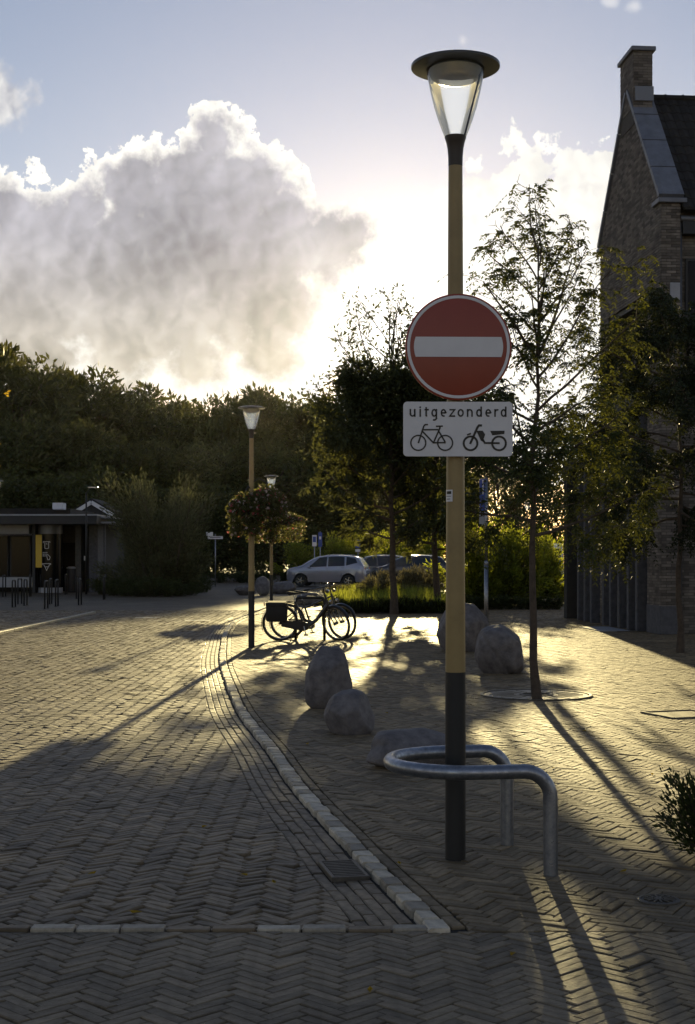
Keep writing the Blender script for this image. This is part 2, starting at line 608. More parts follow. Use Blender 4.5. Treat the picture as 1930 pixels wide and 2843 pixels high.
M['granite'] = mat('boulder_granite', (0.215, 0.195, 0.19), 0.75, var=0.4, vscale=9, bump=1.0, bscale=38, col2=(0.085, 0.077, 0.080))
M['rubber'] = mat('rubber', (0.014, 0.014, 0.014), 0.6)
M['bike_frame'] = mat('bike_frame', (0.02, 0.02, 0.024), 0.3, coat=0.4)
M['bike_bag'] = mat('bag_fabric', (0.017, 0.016, 0.016), 0.8, bump=0.3, bscale=60)
M['chrome'] = mat('bright_metal', (0.55, 0.55, 0.56), 0.2, metal=1.0)
M['car_silver'] = mat('silver_paint', (0.34, 0.345, 0.40), 0.24, metal=0.35, coat=0.8)
M['car_dark'] = mat('dark_paint', (0.022, 0.022, 0.026), 0.2, coat=1.0)
M['car_white'] = mat('white_paint', (0.62, 0.62, 0.62), 0.25, coat=0.8)
M['car_grey'] = mat('grey_paint', (0.07, 0.07, 0.075), 0.25, coat=0.8)
M['car_glass'] = mat('car_glass', (0.012, 0.013, 0.015), 0.06, spec=0.8)
M['tail_red'] = mat('tail_red', (0.25, 0.015, 0.012), 0.2)
M['plate'] = mat('number_plate', (0.55, 0.42, 0.03), 0.5)
M['bark'] = mat('bark', (0.075, 0.056, 0.040), 0.9, var=0.4, vscale=12, bump=0.8, bscale=30)
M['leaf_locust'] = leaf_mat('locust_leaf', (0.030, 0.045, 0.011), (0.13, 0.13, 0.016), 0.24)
M['leaf_house'] = leaf_mat('shaded_locust_leaf', (0.016, 0.025, 0.007), (0.05, 0.055, 0.007), 0.16)  # locust leaf with shade put into its colour, darkening the backlit crown
M['leaf_willow'] = leaf_mat('willow_leaf', (0.042, 0.052, 0.018), (0.125, 0.125, 0.028), 0.28)
M['leaf_wood'] = leaf_mat('wood_leaf', (0.040, 0.052, 0.014), (0.10, 0.095, 0.015), 0.25, vscale=0.35)
M['leaf_lit'] = leaf_mat('shrub_leaf', (0.060, 0.085, 0.014), (0.36, 0.38, 0.03), 0.45)
M['leaf_pale'] = leaf_mat('pale_shrub_leaf', (0.15, 0.14, 0.085), (0.16, 0.14, 0.07), 0.28)
M['leaf_bush'] = leaf_mat('bush_leaf', (0.075, 0.082, 0.038), (0.11, 0.11, 0.045), 0.28)
M['leaf_dark'] = leaf_mat('dark_leaf', (0.028, 0.040, 0.012), (0.10, 0.11, 0.02), 0.28)
M['leaf_basket'] = leaf_mat('basket_leaf', (0.055, 0.065, 0.022), (0.20, 0.19, 0.05), 0.3)
M['leaf_gold'] = leaf_mat('autumn_leaf', (0.20, 0.15, 0.02), (0.55, 0.36, 0.03), 0.5)
M['grass'] = leaf_mat('grass_blade', (0.070, 0.10, 0.018), (0.40, 0.42, 0.05), 0.45)
M['petal'] = leaf_mat('petal_pink', (0.42, 0.09, 0.10), (0.50, 0.14, 0.14), 0.4)
M['petal_white'] = leaf_mat('petal_pale', (0.55, 0.46, 0.44), (0.6, 0.5, 0.4), 0.4)
M['wall_brick'] = mat('wall_brick', (0.150, 0.130, 0.110), 0.85, var=0.3, vscale=3, bump=0.3, bscale=60, tint=0.45)
M['mortar'] = mat('mortar', (0.085, 0.077, 0.068), 0.95, var=0.2, vscale=9)
M['coping'] = mat('coping_slate', (0.16, 0.17, 0.20), 0.55, var=0.2, vscale=4, bump=0.2)
M['roof_tile'] = mat('roof_tile', (0.020, 0.017, 0.015), 0.9, var=0.3, tint=0.3)
M['dark_frame'] = mat('dark_frame', (0.02, 0.021, 0.023), 0.6)
M['pane'] = mat('dark_pane', (0.006, 0.007, 0.008), 0.12, spec=0.15)
M['fin'] = mat('concrete_fin', (0.09, 0.09, 0.10), 0.8, var=0.3, vscale=8, bump=0.2)
M['render_white'] = mat('white_board', (0.62, 0.63, 0.66), 0.7, var=0.1)
M['panel_grey'] = mat('grey_panel', (0.33, 0.34, 0.37), 0.5, var=0.15, vscale=3)
M['dark_wall'] = mat('dark_wall', (0.030, 0.029, 0.028), 0.85, var=0.2)
M['yellow'] = mat('yellow_poster', (0.65, 0.42, 0.03), 0.5)
M['zinc'] = mat('zinc', (0.16, 0.17, 0.19), 0.45, metal=0.6)
M['sign_blue'] = mat('sign_blue', (0.03, 0.07, 0.30), 0.4)
M['wood_edge'] = mat('timber_edge', (0.30, 0.22, 0.12), 0.75, var=0.3, vscale=20)

# ------------------------------------------------------------------ ground and paving
rng = np.random.default_rng(7)
random.seed(5)
ROAD_Z = -0.014
Y_LINE = 6.50            # the row of pale bricks across the road
Y_FAR = 45.0             # single bricks are built up to here


def sheet(name, x0, x1, y0, y1, z, m, kind='structure'):
    me = np_mesh(name, [(x0, y0, z), (x1, y0, z), (x1, y1, z), (x0, y1, z)], [(0, 1, 2, 3)], m)
    o = obj(name, me)
    tag(o, kind=kind)
    return o


def far_paving(name, col, col2, rough, ang):
    m = bpy.data.materials.new(name); m.use_nodes = True
    nt = m.node_tree; b = nt.nodes['Principled BSDF']
    tc = nt.nodes.new('ShaderNodeTexCoord')
    mp = nt.nodes.new('ShaderNodeMapping'); mp.inputs['Rotation'].default_value = (0, 0, ang)
    nt.links.new(tc.outputs['Object'], mp.inputs[0])
    br = nt.nodes.new('ShaderNodeTexBrick')
    br.inputs['Scale'].default_value = 1.0
    br.inputs['Brick Width'].default_value = 0.205; br.inputs['Row Height'].default_value = 0.07
    br.inputs['Mortar Size'].default_value = 0.004; br.inputs['Bias'].default_value = 0.0
    br.inputs['Color1'].default_value = (*col, 1); br.inputs['Color2'].default_value = (*col2, 1)
    br.inputs['Mortar'].default_value = (0.03, 0.025, 0.02, 1)
    nt.links.new(mp.outputs[0], br.inputs[0])
    n = nt.nodes.new('ShaderNodeTexNoise'); n.inputs['Scale'].default_value = 0.7; n.inputs['Detail'].default_value = 8
    nt.links.new(tc.outputs['Object'], n.inputs[0])
    mr = nt.nodes.new('ShaderNodeMapRange'); mr.inputs[1].default_value = .3; mr.inputs[2].default_value = .7
    mr.inputs[3].default_value = .7; mr.inputs[4].default_value = 1.25
    nt.links.new(n.outputs[0], mr.inputs[0])
    mx = nt.nodes.new('ShaderNodeMix'); mx.data_type = 'RGBA'; mx.blend_type = 'MULTIPLY'; mx.inputs[0].default_value = 1
    nt.links.new(br.outputs[0], mx.inputs[6]); nt.links.new(mr.outputs[0], mx.inputs[7])
    nt.links.new(mx.outputs[2], b.inputs['Base Color'])
    b.inputs['Roughness'].default_value = rough
    b.inputs['Specular IOR Level'].default_value = 0.2
    n2 = nt.nodes.new('ShaderNodeTexNoise'); n2.inputs['Scale'].default_value = 9; n2.inputs['Detail'].default_value = 4
    nt.links.new(tc.outputs['Object'], n2.inputs[0])
    bp = nt.nodes.new('ShaderNodeBump'); bp.inputs['Strength'].default_value = 0.35; bp.inputs['Distance'].default_value = 0.02
    nt.links.new(n2.outputs[0], bp.inputs['Height']); nt.links.new(bp.outputs[0], b.inputs['Normal'])
    return m


M['far_road'] = far_paving('far_road_paving', (0.135, 0.105, 0.068), (0.10, 0.077, 0.052), 0.72, 0.78)
M['far_walk'] = far_paving('far_walk_paving', (0.175, 0.131, 0.08), (0.125, 0.095, 0.06), 0.72, 1.05)

sheet('ground', -900, 900, -200, 1500, -0.16, M['soil'])

# kerb line (survey points along the pale setts), from near to far
KP = [gp(*q) for q in ((990, 2106), (927, 2041), (862.6, 1983), (788.7, 1904.6), (719.7, 1833), (665, 1769), (618.6, 1701),
                       (569.4, 1642), (546, 1608), (530, 1572), (517.6, 1541), (508.6, 1515), (505, 1491), (507, 1466),
                       (512.4, 1437), (532, 1412), (571, 1397), (640, 1385), (720, 1377))]
KP = np.array(KP)


def smooth_curve(P, step=0.02):
    P = np.vstack([2 * P[0] - P[1], P, 2 * P[-1] - P[-2]])
    out = []
    for i in range(1, len(P) - 2):
        p0, p1, p2, p3 = P[i - 1], P[i], P[i + 1], P[i + 2]
        n = max(2, int(np.linalg.norm(p2 - p1) / step))
        t = np.linspace(0, 1, n, endpoint=False)[:, None]
        out.append(0.5 * ((2 * p1) + (-p0 + p2) * t + (2 * p0 - 5 * p1 + 4 * p2 - p3) * t ** 2 + (-p0 + 3 * p1 - 3 * p2 + p3) * t ** 3))
    out.append(P[-2][None])
    q = np.vstack(out)
    # relax small survey noise
    for _ in range(400):
        q[1:-1] = 0.5 * q[1:-1] + 0.25 * (q[:-2] + q[2:])
    return q


KC = smooth_curve(KP)
KS = np.concatenate([[0], np.cumsum(np.linalg.norm(np.diff(KC, axis=0), axis=1))])


def kerb_at(s):
    x = np.interp(s, KS, KC[:, 0]); y = np.interp(s, KS, KC[:, 1])
    x2 = np.interp(s + 0.3, KS, KC[:, 0]) - np.interp(s - 0.3, KS, KC[:, 0])
    y2 = np.interp(s + 0.3, KS, KC[:, 1]) - np.interp(s - 0.3, KS, KC[:, 1])
    l_ = math.hypot(x2, y2) or 1
    return x, y, x2 / l_, y2 / l_


KY, KX = KC[:, 1], KC[:, 0]


def kx(y):
    return np.interp(y, KY, KX)


def kerb_half(y, off):
    """half plane to the right of the kerb line shifted by off (m): n.p >= c"""
    x = float(kx(y)); d = float((kx(y + .15) - kx(y - .15)) / .3)
    n = np.array([1.0, -d]); n /= np.linalg.norm(n)
    return n, float(n @ np.array([x, y]) + off)


def clip(poly, n, c):
    out = []
    k = len(poly)
    for i in range(k):
        a, b = poly[i], poly[(i + 1) % k]
        da, db = n @ a - c, n @ b - c
        if da >= 0: out.append(a)
        if (da >= 0) != (db >= 0):
            t = da / (da - db)
            out.append(a + (b - a) * t)
    return out


def area(p):
    p = np.asarray(p)
    return 0.5 * abs(np.dot(p[:, 0], np.roll(p[:, 1], -1)) - np.dot(p[:, 1], np.roll(p[:, 0], -1)))


def herringbone(x0, x1, y0, y1, ang, Lb, Wb):
    ca, sa = math.cos(ang), math.sin(ang)
    cx, cy = (x0 + x1) / 2, (y0 + y1) / 2
    rad = math.hypot(x1 - x0, y1 - y0) / 2 + Lb
    na, nb = int(rad / (Wb * 1.414)) + 2, int(rad / (Lb * 1.414)) + 2
    I, J = np.meshgrid(np.arange(-na, na + 1), np.arange(-nb, nb + 1), indexing='ij')
    bx, by = I * Wb + J * Lb, I * Wb - J * Lb
    hx, hy = (bx + Lb / 2).ravel(), (by + Wb / 2).ravel()
    vx, vy = (bx + Wb / 2).ravel(), (by + Wb + Lb / 2).ravel()
    X = np.concatenate([hx, vx]); Y = np.concatenate([hy, vy])
    A = np.concatenate([np.full(len(hx), ang), np.full(len(vx), ang + math.pi / 2)])
    gx = cx + X * ca - Y * sa
    gy = cy + X * sa + Y * ca
    k = (gx > x0 - .15) & (gx < x1 + .15) & (gy > y0 - .15) & (gy < y1 + .15)
    return np.stack([gx[k], gy[k], A[k]], 1)


def brick_arrays(P, Lb, Wb, z, th, ch, jit, tilt):
    """P (n,3) centre and angle -> vertices of chamfered bricks"""
    n = len(P)
    l2 = Lb / 2 * (1 + rng.normal(0, .012, n)); w2 = Wb / 2 * (1 + rng.normal(0, .02, n))
    ang = P[:, 2] + rng.normal(0, jit, n)
    ca, sa = np.cos(ang), np.sin(ang)
    zz = z + rng.normal(0, .0016, n)
    tx, ty = rng.normal(0, tilt, n), rng.normal(0, tilt, n)
    V = np.zeros((n, 12, 3))
    for lv, (ins, dz) in enumerate(((0, -th), (0, -ch), (ch * 1.1, 0))):
        for i, (sx, sy) in enumerate(((-1, -1), (1, -1), (1, 1), (-1, 1))):
            lx, ly = sx * (l2 - ins), sy * (w2 - ins)
            V[:, lv * 4 + i, 0] = P[:, 0] + lx * ca - ly * sa
            V[:, lv * 4 + i, 1] = P[:, 1] + lx * sa + ly * ca
            V[:, lv * 4 + i, 2] = zz + dz + (tx * lx + ty * ly if dz > -th * .9 else 0)
    return V


BF = np.array([(8, 9, 10, 11)] + [(l_ * 4 + i, l_ * 4 + (i + 1) % 4, l_ * 4 + 4 + (i + 1) % 4, l_ * 4 + 4 + i) for l_ in (0, 1) for i in range(4)])


BF2 = np.array([(8, 9, 10, 11)] + [(i, (i + 1) % 4, 8 + (i + 1) % 4, 8 + i) for i in range(4)])


def in_view(x, y, mx=0.0):
    return (y > 5.1) & (np.abs(x) < 0.2455 * y + mx)


def pave(parent, P, cuts, Lb, Wb, z, m, name='brick', n_single=300, th=.05, ch=.0035, jit=.012, tilt=.010, stuff_name='more_bricks'):
    """the largest-showing bricks are objects of their own, the others one mesh"""
    vis = in_view(P[:, 0], P[:, 1])
    score = np.where(vis, P[:, 1], 1e6 + P[:, 1])
    order = np.argsort(score)
    single = order[:min(n_single, int(vis.sum()))]
    rest = np.setdiff1d(np.arange(len(P)), single)
    variants = []
    for k in range(10):
        V = brick_arrays(np.zeros((1, 3)), Lb, Wb, 0, th, ch, 0, tilt)
        variants.append(np_mesh(name, V[0], BF, m, tint=np.full(len(BF), (k + .5) / 10)))
    for i in single:
        obj(name, variants[int(rng.integers(10))], parent, (P[i, 0], P[i, 1], z + float(rng.normal(0, .0016))),
            (0, 0, P[i, 2] + float(rng.normal(0, jit)) + (math.pi if rng.random() < .5 else 0)))
    V = brick_arrays(P[rest], Lb, Wb, z, th, ch, jit, tilt)
    n = len(rest)
    far = P[rest, 1] > 17.0                      # too small there to show the worn edge
    b0 = (np.arange(n) * 12)
    fn = (BF[None] + b0[~far][:, None, None]).reshape(-1, 4)
    ff = (BF2[None] + b0[far][:, None, None]).reshape(-1, 4)
    fc = np.vstack([fn, ff])
    tr_ = rng.random(n)
    tn = np.concatenate([np.repeat(tr_[~far], len(BF)), np.repeat(tr_[far], len(BF2))])
    me = np_mesh(stuff_name, V.reshape(-1, 3), fc, m, tint=tn)
    o = obj(stuff_name, me, parent); o['kind'] = 'stuff'
    if cuts:
        mb = MB()
        for poly in cuts:
            c = np.mean(poly, axis=0)
            zt = z + float(rng.normal(0, .0016))
            k = len(poly)
            pr = [c + (p - c) * 0.93 for p in poly]
            pt = [c + (p - c) * 0.82 for p in poly]
            vs_ = [(*p, zt - th) for p in pr] + [(*p, zt - ch) for p in pr] + [(*p, zt) for p in pt]
            fs_ = [tuple(range(2 * k, 3 * k))]
            for l_ in (0, 1):
                for i in range(k):
                    j = (i + 1) % k
                    fs_.append((l_ * k + i, l_ * k + j, l_ * k + k + j, l_ * k + k + i))
            mb.add(vs_, fs_, float(rng.random()))
        o = mb.build('cut_bricks', m, parent); o['kind'] = 'stuff'


def split_region(P, Lb, Wb, halves):
    """halves(x,y) -> list of (n,c); whole bricks and cut remainders"""
    whole, cuts = [], []
    rad = math.hypot(Lb, Wb) / 2
    for x, y, a in P:
        hs = halves(x, y)
        d = min(n[0] * x + n[1] * y - c for n, c in hs)
        if d > rad:
            whole.append((x, y, a)); continue
        if d < -rad: continue
        ca, sa = math.cos(a), math.sin(a)
        poly = [np.array((x + sx * Lb / 2 * ca - sy * Wb / 2 * sa, y + sx * Lb / 2 * sa + sy * Wb / 2 * ca))
                for sx, sy in ((-1, -1), (1, -1), (1, 1), (-1, 1))]
        full = area(poly)
        for n, c in hs:
            poly = clip(poly, n, c)
            if len(poly) < 3: break
        if len(poly) < 3: continue
        ar = area(poly)
        if ar > .995 * full: whole.append((x, y, a))
        elif ar > .10 * full: cuts.append(poly)
    return np.array(whole), cuts


LB, WB, GAP = 0.205, 0.057, 0.004


def frame_filter(P, m):
    return P[np.abs(P[:, 0]) < 0.2455 * P[:, 1] + m]


# forecourt in front (the viewer stands on it)
fore = sheet('forecourt', -7, 7, -6, Y_LINE - .06, -0.014, M['joint'])
P = herringbone(-3.4, 3.4, 4.0, Y_LINE - .065, R(45), LB, WB)
up = (np.array([0., -1.]), -(Y_LINE - .068))
w, c = split_region(P, LB, WB, lambda x, y: [up])
pave(fore, w, c, LB - GAP, WB - GAP, 0.0, M['brick_front'])
sheet('forecourt_apron', -40, 40, -60, 3.9, -0.006, M['far_walk'])

# the row of pale bricks, laid end to end
row = empty('threshold_row', (0, 0, 0)); tag(row, kind='structure')
x = -3.6
var_row = []
for k in range(6):
    mb = MB(); mb.box((0, 0, -.03), (.196, .066 + .006 * (k % 3), .075), bev=.007, tint=(k + .5) / 6)
    var_row.append(mb.mesh('pale_brick', M['sett']))
dark_row = MB().box((0, 0, -.03), (.196, .066, .07), bev=.007).mesh('dark_brick', M['brick_road'])
kend = float(kx(Y_LINE)) + .02
while x < kend + .02:
    dk = random.random() < .3
    obj('brick', dark_row if dk else random.choice(var_row), row,
        (x, Y_LINE - .025 + random.uniform(-.004, .004), .006 + random.uniform(-.003, .003)), (random.uniform(-.02, .02), random.uniform(-.015, .015), random.uniform(-.012, .012)))
    x += .2055

# carriageway
GUT = 0.28                # gutter width beside the setts
road = sheet('road', -14, 1.2, Y_LINE - .06, Y_FAR, ROAD_Z - .014, M['joint'])
P = herringbone(-13.2, 0.5, Y_LINE, Y_FAR, R(45), LB, WB)
P = frame_filter(P, 1.6)
lo = (np.array([0., 1.]), Y_LINE + .016)


def road_half(x, y):
    n, c = kerb_half(max(y, Y_LINE), -.065 - GUT)
    return [(-n, -c), lo, (np.array([0., -1.]), -Y_FAR)]


w, c = split_region(P, LB, WB, road_half)
pave(road, w, c, LB - GAP, WB - GAP, ROAD_Z, M['brick_road'], ch=.006, jit=.03, tilt=.032)
# the road goes on as one worn surface
YE = 400
pts = [(-80, Y_FAR)] + [(float(kx(Y_FAR)) - .07, Y_FAR)] + [(x_ - .07, y_) for x_, y_ in KC[KC[:, 1] > Y_FAR][::40]] + [(14, 53), (60, 60), (60, YE), (-80, YE)]
mb = MB(); mb.add([(a, b, ROAD_Z - .001) for a, b in pts], [tuple(range(len(pts)))])
o = mb.build('far_road', M['far_road']); tag(o, kind='structure')
sheet('road_side', -80, -14, Y_LINE - .06, Y_FAR, ROAD_Z - .002, M['far_road'])

# gutter of bricks laid along the kerb
gut = empty('gutter', (0, 0, 0)); tag(gut, kind='structure')
G = []
nrow = 4
for r_ in range(nrow):
    off = -.065 - (r_ + .5) * (GUT / nrow)
    s = 0.05 + (r_ % 2) * .1 + random.uniform(0, .03)
    while s < KS[-1] - .3:
        x_, y_, tx, ty = kerb_at(s)
        nx, ny = ty, -tx
        if nx < 0: nx, ny = -nx, -ny
        if y_ < Y_FAR + 9:
            G.append((x_ + nx * off, y_ + ny * off, math.atan2(ty, tx)))
        s += .205
pave(gut, np.array(G), [], .2, GUT / nrow - .006, ROAD_Z - .004, M['brick_road'], ch=.006, jit=.01, tilt=.012)

# kerb of pale setts
kerb = empty('kerb', (0, 0, 0)); tag(kerb, kind='structure')
var = []
for k in range(9):
    mb = MB()
    mb.box((0, 0, -.05), (.162, .096 + .008 * (k % 3), .13), bev=.012, tint=(k + .5) / 9)
    mb.v = [(a + random.uniform(-.004, .004), b + random.uniform(-.004, .004), c_ + random.uniform(-.003, .003)) for a, b, c_ in mb.v]
    var.append(mb.mesh('sett', M['sett']))
s = 0.0
while s < min(KS[-1] - .2, 46):
    x_, y_, tx, ty = kerb_at(s)
    obj('sett', random.choice(var), kerb, (x_, y_, .003 + random.uniform(-.003, .003)),
        (random.uniform(-.03, .03), random.uniform(-.03, .03), math.atan2(ty, tx) + random.uniform(-.03, .03)))
    s += .178

# pavement on the right
walk = sheet('pavement', -1.0, 14, Y_LINE - .06, Y_FAR, -0.5, M['joint'])
wb = [(float(kx(y_)) + .05, y_) for y_ in np.linspace(Y_LINE - .06, Y_FAR, 60)] + [(14, Y_FAR), (14, Y_LINE - .06)]
mbw = MB(); mbw.add([(a, b, -.014) for a, b in wb], [tuple(range(len(wb)))])
walk.data = mbw.mesh('pavement', M['joint'])
ew = []
for r_ in range(1):
    s = 0.1
    while s < KS[-1] - .3:
        x_, y_, tx, ty = kerb_at(s)
        nx, ny = ty, -tx
        if nx < 0: nx, ny = -nx, -ny
        if y_ < Y_FAR: ew.append((x_ + nx * .105, y_ + ny * .105, math.atan2(ty, tx)))
        s += .205
edge = empty('edge_course', (0, 0, 0)); tag(edge, kind='structure')
pave(edge, np.array(ew), [], .2, .063, 0.0, M['brick_walk'], ch=.006)
P = herringbone(-3.4, 13.2, Y_LINE - .05, Y_FAR, R(60), LB, WB)
P = frame_filter(P, 1.6)


def walk_half(x, y):
    n, c = kerb_half(max(y, Y_LINE), .142)
    return [(n, c), (np.array([0., 1.]), Y_LINE - .062), (np.array([0., -1.]), -Y_FAR)]


w, c = split_region(P, LB, WB, walk_half)
pave(walk, w, c, LB - GAP, WB - GAP, 0.0, M['brick_walk'], tilt=.012)
pts = [(30, Y_FAR)] + [(30, 61)] + [(float(a) + .06, float(b)) for a, b in KC[KC[:, 1] > Y_FAR][::-40]] + [(float(kx(Y_FAR)) + .06, Y_FAR)]
mb = MB(); mb.add([(a, b, -.002) for a, b in pts], [tuple(range(len(pts)))])
o = mb.build('far_pavement', M['far_walk']); tag(o, kind='structure')

# kerb line on the far left and the two painted dashes
a0, a1 = gp(-60, 1452, ROAD_Z), gp(225, 1390, ROAD_Z)
lk = empty('far_kerb', (0, 0, 0)); tag(lk, kind='structure')
nst = 26
km = MB().box((0, 0, 0), (.9, .12, .10), bev=.01).mesh('kerb_stone', M['sett'])
la = math.atan2(a1[1] - a0[1], a1[0] - a0[0]); ll = math.hypot(a1[1] - a0[1], a1[0] - a0[0])
for i in range(int(ll / .92)):
    obj('kerb_stone', km, lk, (a0[0] + math.cos(la) * .92 * i, a0[1] + math.sin(la) * .92 * i, ROAD_Z + .01), (0, 0, la))
for q in ((335, 1402), (449, 1408)):
    x_, y_ = gp(*q, ROAD_Z)
    o = sheet('road_marking', x_ - .34, x_ + .34, y_ - .12, y_ + .12, ROAD_Z + .004, M['paint_white'])

# gutter grate
gx_, gy_ = gp(788, 1978, ROAD_Z)
kx_, ky_, tx, ty = kerb_at(float(np.interp(gy_, KY, KS)))
ga = math.atan2(ty, tx) - math.pi / 2
gr = empty('gutter_grate', (gx_ - .02, gy_, ROAD_Z + .004), ga, 'rusty iron drain grate in the gutter beside the pale kerb setts', 'drain grate')
gl_, gw_ = .40, .185
mb = MB()
for sx in (-1, 1): mb.box((sx * gw_ / 2, 0, 0), (.02, gl_, .03), bev=.004)
for sy in (-1, 1): mb.box((0, sy * gl_ / 2, 0), (gw_ + .02, .02, .03), bev=.004)
mb.build('frame', M['iron'], gr)
barm = MB().box((0, 0, 0), (gw_ - .02, .017, .024), bev=.004).mesh('bar', M['iron'])
for k in range(9):
    obj('bar', barm, gr, (0, -gl_ / 2 + .04 + k * (gl_ - .08) / 8, .002))

# round valve cover, right foreground
vx_, vy_ = gp(1495, 2045)
vc = empty('valve_cover', (vx_, vy_, 0.002), 0, 'small round iron street cover in the dark paving at the lower right', 'manhole cover')
MB().lathe([(.105, -.03), (.105, .006), (.098, .010), (.088, .010), (.086, .004), (0.001, .004)], 32).build('lid', M['iron'], vc, smooth=30)
mb = MB()
for k in range(12):
    a = k * math.pi / 6
    mb.box((.05 * math.cos(a), .05 * math.sin(a), .008), (.045, .010, .008), rz=a)
mb.build('ribs', M['iron'], vc)
MB().lathe([(.022, 0), (.022, .012), (.018, .014), (.001, .014)], 16).build('boss', M['iron'], vc)


def plate(px, py, sx, sy, rz, label):
    x_, y_ = gp(px, py)
    t = empty('access_cover', (x_, y_, .001), rz, label, 'manhole cover')
    mb = MB()
    for s_ in (-1, 1):
        mb.box((s_ * sx / 2, 0, 0), (.03, sy, .03), bev=.004); mb.box((0, s_ * sy / 2, 0), (sx - .032, .03, .028), bev=.004)
    mb.build('frame', M['iron'], t)
    MB().box((0, 0, -.006), (sx - .04, sy - .04, .02), bev=.003).build('lid', M['iron'], t)
    return t


plate(1548, 1622, .62, .62, .35, 'square iron cover in the sunlit paving at the right edge')
plate(1440, 1432, .9, .5, .1, 'flat metal access cover in the paving beside the brick house')
plate(955, 1456, .5, .4, 0, 'flat metal cover glinting in the paving behind the lamp post')

# tree grate ring round the young tree
tx_, ty_ = gp(1217, 1578)
tg = empty('tree_grate', (tx_, ty_, 0.0), 0, 'round cast iron grate set in the paving around the young tree', 'tree grate')
MB().lathe([(.685, -.02), (.685, .016), (.67, .019), (.645, .016), (.645, -.01)], 48).build('outer_ring', M['iron'], tg, smooth=30)
MB().lathe([(.645, -.01), (.63, .008), (.22, .008), (.20, -.02)], 48).build('plate', M['grate_plate'], tg, smooth=30)
MB().lathe([(.20, -.01), (.20, .016), (.17, .018), (.165, -.02)], 32).build('inner_ring', M['iron'], tg, smooth=30)
sl = MB().box((.42, 0, .011), (.30, .018, .006)).mesh('rib', M['grate_plate'])
for k in range(20):
    obj('rib', sl, tg, rot=(0, 0, k * math.pi / 10))
MB().lathe([(.165, 0.004), (.001, .012)], 20).build('soil', M['soil'], tg)

# ------------------------------------------------------------------ lamp posts
def lamp_post(loc, label, group='mushroom lamp posts'):
    t = empty('lamp_post', loc, 0, label, 'lamp post', group)
    MB().lathe([(.0575, -.1), (.0575, .02), (.0572, 1.05)], 28).build('base_sleeve', M['black_paint'], t, smooth=True)
    MB().lathe([(.0562, 1.05), (.0545, 1.4), (.051, 2.1), (.0475, 2.7), (.043, 3.3), (.0395, 3.90)], 28).build('pole', M['ochre'], t, smooth=True)
    MB().lathe([(.0400, 3.885), (.0410, 3.94), (.0450, 3.985), (.052, 4.02), (.0605, 4.045), (.0605, 4.052), (.045, 4.056), (.001, 4.056)], 28).build('collar', M['brown_metal'], t, smooth=40)
    g = [(.060, 4.05), (.078, 4.095), (.098, 4.15), (.120, 4.22), (.139, 4.30), (.153, 4.37), (.161, 4.425)]
    MB().lathe(g, 40).build('glass', M['lamp_glass'], t, smooth=True)
    MB().lathe([(.163, 4.428), (.248, 4.436), (.2495, 4.442), (.2485, 4.452), (.20, 4.470), (.10, 4.482), (.001, 4.486)], 48).build('cap', M['cap_metal'], t, smooth=50)
    MB().lathe([(.150, 4.424), (.149, 4.405), (.138, 4.385), (.11, 4.365), (.06, 4.352), (.001, 4.348)], 40).build('reflector', M['reflector'], t, smooth=True)
    mb = MB()
    for a in (R(-18),):
        mb.tube([(.050 * math.cos(a), .050 * math.sin(a), 4.045), (.150 * math.cos(a), .150 * math.sin(a), 4.42)], .0055, 8)
    mb.build('support_rod', M['rod'], t, smooth=True)
    return t


def place(px, py):
    x_, y_ = gp(px, py); return (x_, y_, 0)


NEAR = place(1034, 1950)
lamp1 = lamp_post(NEAR, 'ochre and black lamp post carrying the no entry sign, nearest of all')
# sticker wrapped on the pole
st = empty('sticker', (NEAR[0], NEAR[1], 0), 0, 'small white paper sticker with grey print on the ochre pole below the sign', 'sticker')
zc = H - (1126 - HY) * NEAR[1] / F
mb = MB()


def cyl_patch(r_, a0, a1, z0, z1, n=8):
    m_ = MB()
    vs_ = []
    for i in range(n + 1):
        a = a0 + (a1 - a0) * i / n
        vs_ += [(r_ * math.cos(a), r_ * math.sin(a), z0), (r_ * math.cos(a), r_ * math.sin(a), z1)]
    m_.add(vs_, [(2 * i, 2 * i + 2, 2 * i + 3, 2 * i + 1) for i in range(n)])
    return m_


cyl_patch(.0528, R(-175), R(-112), zc - .032, zc + .034).build('paper', M['sign_white'], st)
cyl_patch(.0534, R(-160), R(-120), zc + .010, zc + .026, 4).build('print', M['sign_black'], st)
cyl_patch(.0534, R(-165), R(-122), zc - .004, zc - .001, 4).build('print', M['sign_black'], st)
cyl_patch(.0534, R(-158), R(-128), zc - .020, zc - .016, 4).build('print', M['sign_black'], st)

for (px, py), lab in (((571, 1470), 'ochre lamp post with flower baskets standing just left of the parked bicycles'),
                      ((616, 1374), 'ochre lamp post with trailing flower baskets behind the parked bicycles'),
                      ):
    c_ = copy_tree(lamp1); c_.location = place(px, py); c_['label'] = lab
c_ = copy_tree(lamp1); c_.location = (9.35, 74, 0); c_['label'] = 'small distant lamp post above the bright green shrubs right of the sign post'
c_ = copy_tree(lamp1); c_.location = (-12.83, 52, 0); c_['label'] = 'distant lamp post cut by the left edge of the picture'
LAMP2, LAMP3 = place(571, 1470), place(616, 1374)

# ------------------------------------------------------------------ no entry sign and its panel
SY = NEAR[1] - .078
ss = F / SY


def sp(px, py):
    return (px - CX) / ss, H - (py - HY) / ss


sx_, sz_ = sp(1040.5, 788)
ne = empty('no_entry_sign', (sx_, SY, sz_), R(1.5), 'round red no entry sign with white bar on the near lamp post', 'traffic sign')
RX = Matrix.Rotation(R(90), 4, 'X')     # lathe axis towards the viewer (-y)


def disc(r0, r1, y, name, m, parent, n=72):
    return MB().lathe([(r0, y), (r1, y)] if r0 > 0 else [(r1, y), (.0005, y)], n, M=RX).build(name, m, parent)


